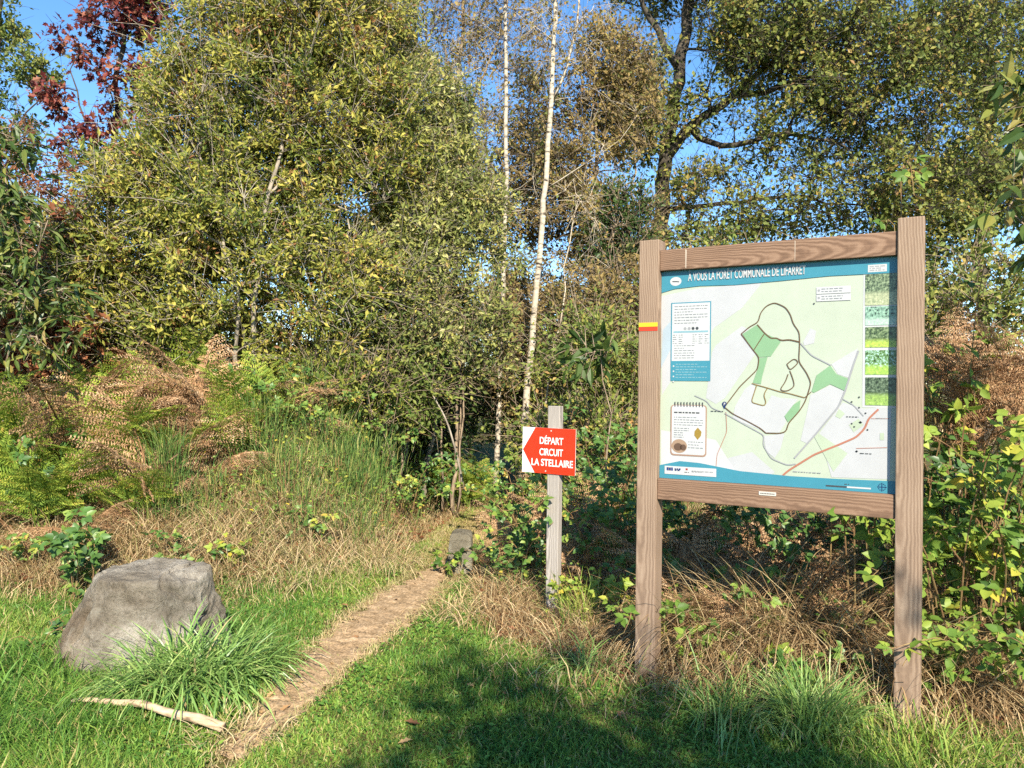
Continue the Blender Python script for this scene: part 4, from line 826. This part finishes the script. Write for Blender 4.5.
def bevelled(name, size, loc, mat, parent, bev=.006):
    import bmesh
    bm = bmesh.new(); bmesh.ops.create_cube(bm, size=1)
    for v in bm.verts: v.co = Vector((v.co.x * size[0], v.co.y * size[1], v.co.z * size[2]))
    bmesh.ops.bevel(bm, geom=bm.edges[:], offset=bev, segments=2, affect='EDGES', profile=.6)
    me = bpy.data.meshes.new(name); bm.to_mesh(me); bm.free(); me.materials.append(mat)
    o = link(name, me, parent); o.location = loc; return o
def lettering(name, txt, size, mat, parent, loc, xs=1.0, bold=0.0, align='CENTER', depth=.0006):
    cu = bpy.data.curves.new(name, 'FONT'); cu.body = txt; cu.size = size; cu.offset = bold; cu.align_x = align; cu.align_y = 'BOTTOM_BASELINE'; cu.extrude = depth
    tmp = bpy.data.objects.new('tmp', cu); COL.objects.link(tmp); dg = bpy.context.evaluated_depsgraph_get()
    me = bpy.data.meshes.new_from_object(tmp.evaluated_get(dg)); bpy.data.objects.remove(tmp); bpy.data.curves.remove(cu)
    me.name = name; me.materials.clear(); me.materials.append(mat)
    o = link(name, me, parent); o.rotation_euler = (R(90), 0, 0); o.scale = (xs, 1, 1); o.location = loc; return o

# ------------------------------------------------------------------ the map board
U = Vector((math.sin(R(60.5)), -math.cos(R(60.5)), 0)); NB = Vector((-U.y, U.x, 0))     # along the board to the right; away from the camera
R0 = Vector((.5006 * 3.9, 3.9, 0)); MID = R0 - U * .62
board = empty('map_board', (MID.x, MID.y, gz(MID.x, MID.y)), 'wooden notice board holding a pale green trail map', 'notice board', None, -R(29.5))
ZB = board.location.z; BI = (Matrix.Translation(board.location) @ Matrix.Rotation(-R(29.5), 4, 'Z')).inverted()
def bp(px, py, yl=-.006):
    """point on the board's own plane, in the board's own metres"""
    o = BI @ Vector((0, 0, CAM_H)); d = BI.to_3x3() @ ray(px, py); t = (yl - o.y) / d.y; p_ = o + d * t; return (p_.x, p_.z)
for sx_ in (-1, 1):
    pst = bevelled('post', (.12, .12, 2.75), (sx_ * .68, 0, 2.548 - ZB - 1.375), M['post_wood'], board)
    if sx_ < 0:
        for zc, cc, hh in ((2.052, '#c9a628', .024), (2.027, '#b83a22', .022)):
            bb = MB(); bb.box((0, -.0615, 0), (.057, .0009, hh / 2)); s_ = bb.build('trail_mark', plain('trail_paint_' + cc[1:], cc, .6), pst); s_.location = (0, 0, zc - ZB - pst.location.z)
        bb = MB(); th = np.linspace(0, 2 * math.pi, 9)[:-1]
        bb.tube([(0, -.06, 0), (0, -.066, 0)], [.012, .012], 8); s_ = bb.build('bolt', plain('zinc', '#9a9a98', .35, .6), pst); s_.location = (-.02, 0, .09 - pst.location.z)
top = bevelled('rail', (1.239, .09, .121), (0, 0, 2.4255 - ZB), M['rail_wood'], board)
low = bevelled('rail', (1.239, .09, .121), (0, 0, 1.0975 - ZB), M['rail_wood_low'], board)
for px_, w_ in ((686, .0045), (795, .002)):
    q_ = bp(px_, 250, -.046); bb = MB(); bb.poly([(-w_, 0, .055), (-w_ * .6, 0, -.052), (w_ * .5, 0, -.055), (w_, 0, .05)]); s_ = bb.build('dropping_streak', plain('bird_lime', '#a89b8b', .9), top); s_.location = (q_[0], -.0455, 0)
bb = MB(); bb.box((0, 0, 0), (.045, .0012, .01)); pl_ = bb.build('maker_plate', plain('aluminium_plate', '#b5b1a8', .4, .5), low); pl_.location = (.0, -.047, .02)
bb = MB()
for k in range(9): bb.box((-.034 + k * .0085, 0, 0), (.003, .0004, .003))
t_ = bb.build('lettering', plain('plate_print', '#5a5650', .6), pl_); t_.location = (0, -.0017, 0)
def pcol(n, c, rough=.35): 
    if n not in M:
        M[n] = plain('print_' + n, c, rough, .35); q = M[n].node_tree.nodes['Principled BSDF'].inputs['Base Color']; q.default_value = [v * .47 for v in q.default_value[:3]] + [1]; grime(M[n], .09, 5)
    return M[n]
YP = -.006
bb = MB(); bb.box((0, 0, 0), (.6195, .006, .6035)); panel = bb.build('map_panel', pcol('base_green', '#dfebd4'), board); panel.location = (0, 0, 1.762 - ZB)
PZ = panel.location.z
class Print:
    """flat printed shapes on the panel; each layer lies a little prouder than the last"""
    def __init__(s, name, y0=-.0066): s.b, s.m, s.name, s.y = MB(), [], name, y0
    def mi(s, m):
        if m not in s.m: s.m.append(m)
        return s.m.index(m)
    def up(s, d=.0004): s.y -= d; return s
    def pts(s, px): return [bp(a_, c_) for a_, c_ in px]
    def poly(s, px, m, local=False):
        q = px if local else s.pts(px); ar = sum(q[i][0] * q[(i + 1) % len(q)][1] - q[(i + 1) % len(q)][0] * q[i][1] for i in range(len(q)))
        if ar < 0: q = q[::-1]
        if not local: s.y -= .00008
        s.b.poly([(x_, s.y, z_ - PZ) for x_, z_ in q], s.mi(m))
    def line(s, px, w, m, local=False):
        q = np.array(px if local else s.pts(px), float)
        if len(q) > 2:
            q = np.array(interp_path(np.c_[q, q[:, 0] * 0], .012))[:, :2]
        tg_ = unit(np.gradient(q, axis=0)); nn_ = np.stack([-tg_[:, 1], tg_[:, 0]], 1) * w / 2
        for i in range(len(q) - 1):
            a_, c_, d_, e_ = q[i] + nn_[i], q[i] - nn_[i], q[i + 1] - nn_[i + 1], q[i + 1] + nn_[i + 1]
            s.b.poly([(v[0], s.y, v[1] - PZ) for v in (a_, c_, d_, e_)], s.mi(m))
    def rect(s, x0, z0, x1, z1, m): s.poly([(x0, z0), (x1, z0), (x1, z1), (x0, z1)], m, True)
    def disc(s, x0, z0, rx, rz, m, n=18): s.poly([(x0 + rx * math.cos(k * 2 * math.pi / n), z0 + rz * math.sin(k * 2 * math.pi / n)) for k in range(n)], m, True)
    def textrows(s, x0, x1, z0, z1, rows, h, m, seed):
        rg = random.Random(seed)
        for k in range(rows):
            z_ = z1 - (z1 - z0) * (k + .5) / rows; x_ = x0; xe = x0 + (x1 - x0) * (1 if rg.random() < .7 else rg.uniform(.4, .8))
            while x_ < xe:
                w_ = min(rg.uniform(.006, .024), xe - x_); s.rect(x_, z_ - h / 2, x_ + w_, z_ + h / 2, m); x_ += w_ + .005
    def done(s, parent=None): return s.b.build(s.name, s.m, parent or panel)
white, grey_w = pcol('white', '#f0f2f2'), pcol('field_white', '#e6e8ea')
teal, green, pale = pcol('teal', '#52aac2'), pcol('wood_green', '#a2d0a0'), pcol('pale_green', '#d8e8cb')
trail, road, groad, ink = pcol('trail_brown', '#7d6242'), pcol('road_red', '#d68f76'), pcol('road_grey', '#bfc1c4'), pcol('ink', '#55585c')
def c1(*a): return [(740 + x_ / 4.044, 290 + y_ / 4.042) for x_, y_ in a]
def c2(*a): return [(640 + x_ / 3.657, 360 + y_ / 3.656) for x_, y_ in a]
m_ = Print('map_print')
m_.poly([(661, 296), (700, 288), (762, 283), (742, 308), (714, 328), (706, 345), (690, 352), (662, 395)], grey_w)
m_.poly([(712, 352), (716, 345), (742, 326), (752, 331), (757, 352), (740, 376), (725, 398), (716, 404), (706, 398)], grey_w)
m_.poly(c1((-20, 470), (20, 400), (50, 378), (62, 395), (48, 450), (70, 462), (100, 470), (112, 455), (128, 425), (165, 437), (235, 440), (215, 465), (180, 510), (186, 535), (160, 576), (105, 576), (90, 568), (-30, 520)), grey_w)
m_.poly(c1((285, 425), (365, 385), (425, 410), (400, 470), (330, 560), (270, 620), (245, 608), (270, 500)), grey_w)
m_.poly(c1((370, 300), (478, 235), (440, 355), (395, 340)), grey_w)
m_.poly(c1((255, 210), (285, 155), (308, 165), (300, 215), (260, 225)), grey_w)
m_.poly(c1((320, 580), (415, 455), (505, 480), (612, 470), (606, 765), (370, 757)), grey_w)
m_.poly(c1((95, 590), (180, 580), (165, 640), (140, 680), (105, 650)), grey_w)
m_.poly([(717, 470), (728, 458), (752, 452), (775, 472), (770, 476)], grey_w)
m_.poly([(661, 430), (661, 470), (690, 462), (700, 464), (735, 470), (716, 440)], white)
m_.poly([(661, 368), (673, 345), (672, 320), (663, 330)], pcol('river_blue', '#cfe2ee'))
m_.up()
m_.poly(c1((300, 592), (320, 580), (435, 660), (378, 735)), pale); m_.poly(c1((385, 510), (400, 480), (425, 500), (405, 520)), pale); m_.poly(c1((440, 545), (480, 520), (500, 545), (460, 575)), pale)
m_.poly(c1((10, 178), (70, 140), (100, 175), (145, 195), (165, 210), (125, 268), (78, 272), (55, 245)), green)
m_.poly(c1((78, 276), (112, 270), (90, 350), (85, 380), (52, 375), (72, 320)), green)
m_.poly(c1((310, 345), (365, 305), (390, 340), (437, 358), (425, 408), (365, 380), (300, 415), (290, 410)), green)
m_.poly(c1((215, 465), (245, 445), (240, 490), (195, 535), (180, 510)), green)
m_.poly([(880, 433), (884, 433), (884, 440), (880, 440)], pale)
m_.up()
m_.line(c1((480, 245), (460, 300), (425, 410), (400, 470), (300, 590), (220, 680)), .009, groad)
m_.line(c1((245, 215), (290, 265), (370, 305)), .006, groad); m_.line(c1((415, 440), (460, 465), (500, 510)), .005, groad)
m_.line(c2((200, 130), (245, 150), (262, 175), (300, 190)), .005, groad); m_.line(c2((310, 195), (400, 245), (455, 275), (450, 310), (480, 360), (540, 385), (570, 380)), .006, groad)
m_.line(c1((530, 520), (605, 520)), .002, road); m_.line(c1((470, 640), (595, 637)), .003, road)
m_.line([(726, 412), (727, 432), (717, 455), (716, 470)], .003, road)
m_.up()
m_.line(c1((145, 775), (195, 730), (300, 665), (400, 625), (470, 595), (505, 560), (520, 520), (560, 482)), .0095, road)
m_.line(c1((5, 178), (40, 148), (75, 130), (82, 95), (105, 65), (140, 50), (185, 70), (205, 100), (215, 135), (240, 170), (242, 210), (238, 290), (270, 335), (288, 375), (275, 420), (262, 455), (240, 490), (195, 540), (188, 572), (160, 580), (105, 578)), .0056, trail)
m_.line(c1((5, 178), (55, 245), (78, 272), (72, 320), (0, 390), (-60, 470)), .0056, trail)
m_.line(c1((-60, 475), (-30, 500), (30, 530), (85, 560), (105, 578)), .0056, trail)
m_.line(c1((70, 140), (100, 175), (130, 200), (145, 190), (165, 205), (200, 200), (240, 210)), .007, trail); m_.line(c1((98, 178), (55, 245)), .005, trail)
m_.line(c1((190, 300), (220, 275), (240, 292), (202, 326), (190, 300)), .005, trail)
m_.line(c1((202, 326), (215, 360), (222, 390), (190, 410), (160, 405), (185, 370), (195, 340)), .005, trail)
m_.line(c1((48, 378), (110, 395), (165, 412), (200, 418), (235, 428), (262, 435)), .005, pcol('trail_ochre', '#a58a52'))
m_.line(c1((68, 385), (45, 455), (70, 460), (100, 470), (108, 455), (95, 425), (112, 395)), .005, M['trail_ochre'])
m_.line(c1((288, 412), (262, 435)), .004, trail)
m_.up()
for a_ in c1((482, 433), (452, 452), (482, 475), (508, 498), (516, 565), (452, 540), (462, 553), (300, 55)):
    q = bp(*a_); m_.disc(q[0], q[1], .0045, .0045, ink, 8)
q = bp(*c1((487, 535))[0]); m_.disc(q[0], q[1], .009, .007, pcol('black', '#26282b'), 4); q = bp(*c1((472, 652))[0]); m_.disc(q[0], q[1], .007, .006, M['black'], 4)
for x_, y_, w_ in ((430, 512, .06), (485, 660, .055), (215, 733, .14), (550, 518, .07)):
    q = bp(*c1((x_, y_))[0]); m_.textrows(q[0], q[0] + w_, q[1] - .004, q[1] + .004, 1, .004, groad if x_ < 300 or x_ > 540 else ink, x_)
q = bp(679, 409); 
q = bp(724.5, 406); navy = pcol('navy', '#28407c'); m_.disc(q[0], q[1] + .012, .013, .013, navy, 12); m_.poly([(q[0] - .011, q[1] + .006), (q[0] + .011, q[1] + .006), (q[0], q[1] - .018)], navy, True)
m_.up(); m_.rect(q[0] - .004, q[1] + .003, q[0] - .001, q[1] + .019, white); m_.disc(q[0] + .001, q[1] + .014, .005, .005, white, 10)
q = bp(711, 411); m_.textrows(q[0], q[0] + .07, q[1] - .004, q[1] + .004, 1, .004, ink, 3)
XL, XR, ZT, ZBt = -.619, .619, 2.365 - ZB, 1.159 - ZB
# title band and foot wave
q = [bp(*a_) for a_ in [(661, 293), (675, 289), (700, 286), (735, 285), (780, 281), (830, 276), (870, 274), (894, 273)]]
m_.poly([(XL, q[0][1])] + q[1:-1] + [(XR, q[-1][1]), (XR, ZT), (XL, ZT)], teal, True)
q = [bp(*a_) for a_ in [(659, 465), (680, 461), (700, 463), (740, 471), (790, 476), (840, 479), (893, 481)]]
m_.poly([(XL, q[0][1])] + q[1:-1] + [(XR, q[-1][1]), (XR, ZBt), (XL, ZBt)], teal, True)
m_.up(); q = bp(676, 281.5); m_.disc(q[0], q[1], .034, .026, white); m_.up(); m_.line([(q[0] - .02, q[1]), (q[0] - .008, q[1] - .006), (q[0] + .004, q[1] + .004), (q[0] + .02, q[1] - .004)], .006, ink, True)
q0, q1 = bp(868, 272.5), bp(887, 264); m_.rect(q0[0], q0[1], q1[0], q1[1], white); m_.up(); m_.textrows(q0[0] + .008, q1[0] - .008, q0[1] + .004, q1[1] - .004, 3, .006, groad, 5)
# scale bar and compass rose
q0, q1, q2_ = bp(826, 485.5), bp(847, 486.6), bp(871, 488); m_.rect(q0[0], q0[1] - .004, q1[0], q0[1] + .004, ink); m_.rect(q1[0], q0[1] - .004, q2_[0], q0[1] + .004, white)
m_.textrows(q0[0] + .09, q1[0] + .01, q0[1] + .01, q0[1] + .018, 1, .004, ink, 9)
q = bp(882, 487); m_.line([(q[0] - .022, q[1]), (q[0] + .022, q[1])], .004, navy, True); m_.line([(q[0], q[1] - .022), (q[0], q[1] + .022)], .004, navy, True)
for k in range(12): a_ = k * math.pi / 6; m_.disc(q[0] + .017 * math.cos(a_), q[1] + .017 * math.sin(a_), .003, .003, navy, 6)
m_.done()
q = bp(688.5, 282.5); q1 = bp(806, 272.5)
tl = lettering('title_lettering', 'À VOUS LA FORÊT COMMUNALE DE LIFARRET', .066, white, panel, (q[0], -.0135, (q[1] + q1[1]) / 2 - PZ), 1, .0012, 'LEFT')
wd = max(v.co.x for v in tl.data.vertices); tl.scale = ((q1[0] - q[0]) / wd, 1, 1)
# framed information box
ip = Print('info_box', -.0095); a_, c_ = bp(671.5, 303), bp(710.5, 381); mz = bp(671, 361)[1]
ip.rect(a_[0], c_[1], c_[0], a_[1], teal); ip.up(); ip.rect(a_[0] + .006, mz, c_[0] - .006, a_[1] - .006, white); ip.up()
w_ = c_[0] - a_[0]; h_ = a_[1] - mz
ip.textrows(a_[0] + .02, c_[0] - .02, a_[1] - h_ * .38, a_[1] - .015, 7, .0045, pcol('text_grey', '#9aa0a4'), 1)
for k in range(4): ip.disc(a_[0] + w_ * (.36 + .1 * k), a_[1] - h_ * .45, .009, .009, groad if k < 2 else ink, 10)
ip.rect(a_[0] + .015, a_[1] - h_ * .52, c_[0] - .015, a_[1] - h_ * .49, pcol('pale_teal', '#9fcfdb'))
for cx_ in (.05, .2, .55, .7, .85): ip.textrows(a_[0] + w_ * cx_, a_[0] + w_ * (cx_ + .1), a_[1] - h_ * .72, a_[1] - h_ * .54, 5, .004, M['text_grey'], cx_)
ip.textrows(a_[0] + .02, a_[0] + w_ * .6, mz + .01, a_[1] - h_ * .72, 6, .004, M['text_grey'], 4)
ip.textrows(a_[0] + .03, c_[0] - .02, c_[1] + .012, mz - .012, 6, .0045, M['pale_teal'], 6)
for k in range(4): ip.disc(a_[0] + .018, mz - .03 - k * .03, .005, .005, white, 8)
ip.done()
# notebook card
nb = Print('notebook_card', -.0095); a_, c_ = bp(671, 404.5), bp(706.5, 457); rim = pcol('card_rim', '#c9a188')
def rr(x0, z0, x1, z1, r_, n=5):
    o = []
    for cx_, cz_, s0 in ((x1 - r_, z1 - r_, 0), (x0 + r_, z1 - r_, 1), (x0 + r_, z0 + r_, 2), (x1 - r_, z0 + r_, 3)):
        for k in range(n): an = (s0 + k / (n - 1)) * math.pi / 2; o.append((cx_ + r_ * math.cos(an), cz_ + r_ * math.sin(an)))
    return o
nb.poly(rr(a_[0], c_[1], c_[0], a_[1], .02), rim, True); nb.up(); nb.poly(rr(a_[0] + .007, c_[1] + .008, c_[0] - .007, a_[1] - .004, .017), white, True); nb.up()
for k in range(10): x_ = a_[0] + .025 + k * (c_[0] - a_[0] - .05) / 9; nb.rect(x_ - .003, a_[1] - .012, x_ + .003, a_[1] + .016, ink)
w_, h_ = c_[0] - a_[0], a_[1] - c_[1]
nb.textrows(a_[0] + .02, c_[0] - .04, a_[1] - .055, a_[1] - .035, 1, .008, ink, 1); nb.textrows(a_[0] + .02, c_[0] - .02, a_[1] - h_ * .42, a_[1] - .065, 4, .0045, M['text_grey'], 2)
nb.textrows(a_[0] + .02, a_[0] + w_ * .52, a_[1] - h_ * .66, a_[1] - h_ * .44, 5, .0045, M['text_grey'], 3); nb.textrows(a_[0] + w_ * .5, c_[0] - .02, c_[1] + .04, c_[1] + .09, 3, .0045, M['text_grey'], 4)
nb.disc(a_[0] + w_ * .25, c_[1] + .055, w_ * .22, .04, pcol('sepia', '#c8a88c')); nb.up(); nb.disc(a_[0] + w_ * .22, c_[1] + .05, .026, .022, pcol('sepia_dark', '#7d6250')); nb.disc(a_[0] + w_ * .36, c_[1] + .048, .018, .018, M['sepia_dark'])
lf = [(0, -.035), (.018, -.012), (.022, .012), (.0, .036), (-.018, .014), (-.02, -.01)]
nb.poly([(a_[0] + w_ * .76 + x_, c_[1] + .13 + z_) for x_, z_ in lf], pcol('leaf_ochre', '#b99a45'), True); nb.done()
# strip of emblems
lg = Print('emblem_strip', -.0125); a_, c_ = bp(665, 465.5), bp(716.5, 477); lg.rect(a_[0], c_[1], c_[0], a_[1], white); lg.up()
fl = (a_[0] + .012, c_[1] + .02, a_[0] + .05, a_[1] - .008); lg.rect(*fl, pcol('flag_blue', '#2a4f9c')); lg.up()
for k in range(12): an = k * math.pi / 6; lg.disc((fl[0] + fl[2]) / 2 + .009 * math.cos(an), (fl[1] + fl[3]) / 2 + .009 * math.sin(an), .0016, .0016, pcol('star_yellow', '#e6c83a'), 5)
lg.textrows(a_[0] + .06, a_[0] + .105, c_[1] + .022, a_[1] - .012, 2, .009, navy, 2); lg.rect(a_[0] + .125, c_[1] + .028, a_[0] + .137, a_[1] - .008, pcol('emblem_red', '#c44a48')); lg.textrows(a_[0] + .118, a_[0] + .145, c_[1] + .012, c_[1] + .02, 1, .004, ink, 3)
lg.textrows(a_[0] + .16, c_[0] - .015, c_[1] + .02, a_[1] - .02, 2, .007, groad, 4); lg.done()
# two download rows at the top right (their square codes left out)
dl = Print('link_box', -.0095)
for y0_, y1_ in ((286.5, 293), (294, 300.5)):
    a_, c_ = bp(816.5, y0_ + .8), bp(851, y1_ - .4); dl.rect(a_[0], c_[1], c_[0], a_[1], white); dl.up(.0002); dl.disc(a_[0] + .012, (a_[1] + c_[1]) / 2, .007, .007, groad, 10)
    dl.textrows(a_[0] + .025, c_[0] - .04, c_[1] + .005, a_[1] - .005, 2, .005, M['text_grey'], y0_)
dl.done()
# five woodland pictures down the right side
def picture_mat(name, top_, mid, low_, seed):
    t = NT(name); tc = t.n('ShaderNodeTexCoord'); mp = t.n('ShaderNodeMapping'); mp.inputs['Location'].default_value = (seed, seed * 2, 0); t.l(tc.outputs['Object'], mp.inputs[0])
    n = t.n('ShaderNodeTexNoise'); n.inputs['Scale'].default_value = 75; n.inputs['Detail'].default_value = 8; n.inputs['Roughness'].default_value = .75; t.l(mp.outputs[0], n.inputs[0])
    ra = t.ramp([(.4, '#141c12'), (.5, mid), (.6, top_)], n.outputs[0]); rb = t.ramp([(.3, mid), (.6, low_), (.75, '#e4ead0')], n.outputs[0])
    sx_ = t.n('ShaderNodeSeparateXYZ'); t.l(tc.outputs['Object'], sx_.inputs[0]); ad = t.n('ShaderNodeMath', operation='MULTIPLY_ADD'); ad.inputs[1].default_value = .05; t.l(n.outputs[0], ad.inputs[0]); t.l(sx_.outputs[2], ad.inputs[2])
    mr = t.n('ShaderNodeMapRange'); mr.inputs[1].default_value = .0; mr.inputs[2].default_value = .02; t.l(ad.outputs[0], mr.inputs[0])
    mx = t.n('ShaderNodeMix', data_type='RGBA'); t.l(mr.outputs[0], mx.inputs[0]); t.l(rb.outputs[0], mx.inputs[6]); t.l(ra.outputs[0], mx.inputs[7]); t.l(mx.outputs[2], t.p.inputs['Base Color'])
    t.p.inputs['Roughness'].default_value = .35; return t.m
for k, (y0_, y1_, tc_, mc_, lc_) in enumerate([(274.5, 305, '#8a9a78', '#55664a', '#a8ad8a'), (306.5, 325, '#8fb09a', '#6d8f7c', '#a9bcae'), (327, 347.5, '#7f8f6a', '#4a5f3a', '#a9c24a'), (350, 375, '#a5c0c4', '#58803e', '#9ab84e'), (377, 406, '#6f8068', '#3d4f38', '#8fae54')]):
    a_, c_ = bp(865.5, y0_), bp(893.5, y1_); bb = MB(); w_, h_ = (XR - .003 - a_[0]) / 2, (a_[1] - c_[1]) / 2; bb.box((0, 0, 0), (w_, .0008, h_ - .002))
    ph = bb.build('photo', picture_mat('woodland_picture', tc_, mc_, lc_, k * 1.3), panel); ph.location = (a_[0] + w_, -.0088, (a_[1] + c_[1]) / 2 - PZ)
bk = Print('photo_column', -.0072); a_, c_ = bp(863.5, 272.5), bp(893, 408); bk.rect(a_[0], c_[1], XR, a_[1], white); bk.done()

# ------------------------------------------------------------------ the red direction sign
sp = at(556, 384, 5.7); szg = gz(sp.x, 5.7)
sign = empty('direction_sign', (sp.x, 5.7, szg), 'red and white arrow sign on a grey wooden post', 'sign', None, -R(31))
ztop = at(557, 406, 5.7).z; post = bevelled('post', (.098, .06, ztop - szg + .3), (0, 0, (ztop - szg - .3) / 2), M['old_wood'], sign, .005)
zs1, zs0 = at(550, 428.3, 5.65).z - szg, at(550, 474.3, 5.65).z - szg; zc, hz, hx = (zs0 + zs1) / 2, (zs1 - zs0) / 2, .222
red, wht = grime(plain('sign_red', '#c4300f', .4, .4), .2, 9), grime(plain('sign_white', '#dcdedb', .4, .4), .22, 9)
bb = MB(); bb.box((0, 0, 0), (hx, .003, hz)); pn = bb.build('sign_panel', wht, sign); pn.location = (-.036, -.0345, zc); pn.rotation_euler = (0, R(.5), 0)
bb = MB(); bb.b = None
q = [(-hx + .004, 0), (-hx + .108, -hz), (hx, -hz), (hx, hz), (-hx + .108, hz)]
bb.poly([(x_, -.0036, z_) for x_, z_ in q]); bb.build('red_arrow', red, pn)
for k, (tx, zz, w_) in enumerate([('DÉPART', .05, .196), ('CIRCUIT', -.034, .196), ('LA STELLAIRE', -.112, .345)]):
    t_ = lettering('lettering', tx, .072, wht, pn, (.045, -.0042, zz), 1, .0013)
    xs_ = [v.co.x for v in t_.data.vertices]; t_.scale = (w_ / (max(xs_) - min(xs_)), 1, 1); t_.location.x = (.022 if k < 2 else .03)
for x_, z_ in ((.02, hz - .02), (-.02, -hz + .018)):
    bb = MB(); bb.tube([(0, -.003, 0), (0, -.0055, 0)], [.006, .006], 8); s_ = bb.build('screw', M.get('screw') or M.setdefault('screw', plain('steel_screw', '#b8a8a0', .4, .6)), pn); s_.location = (x_, 0, z_)
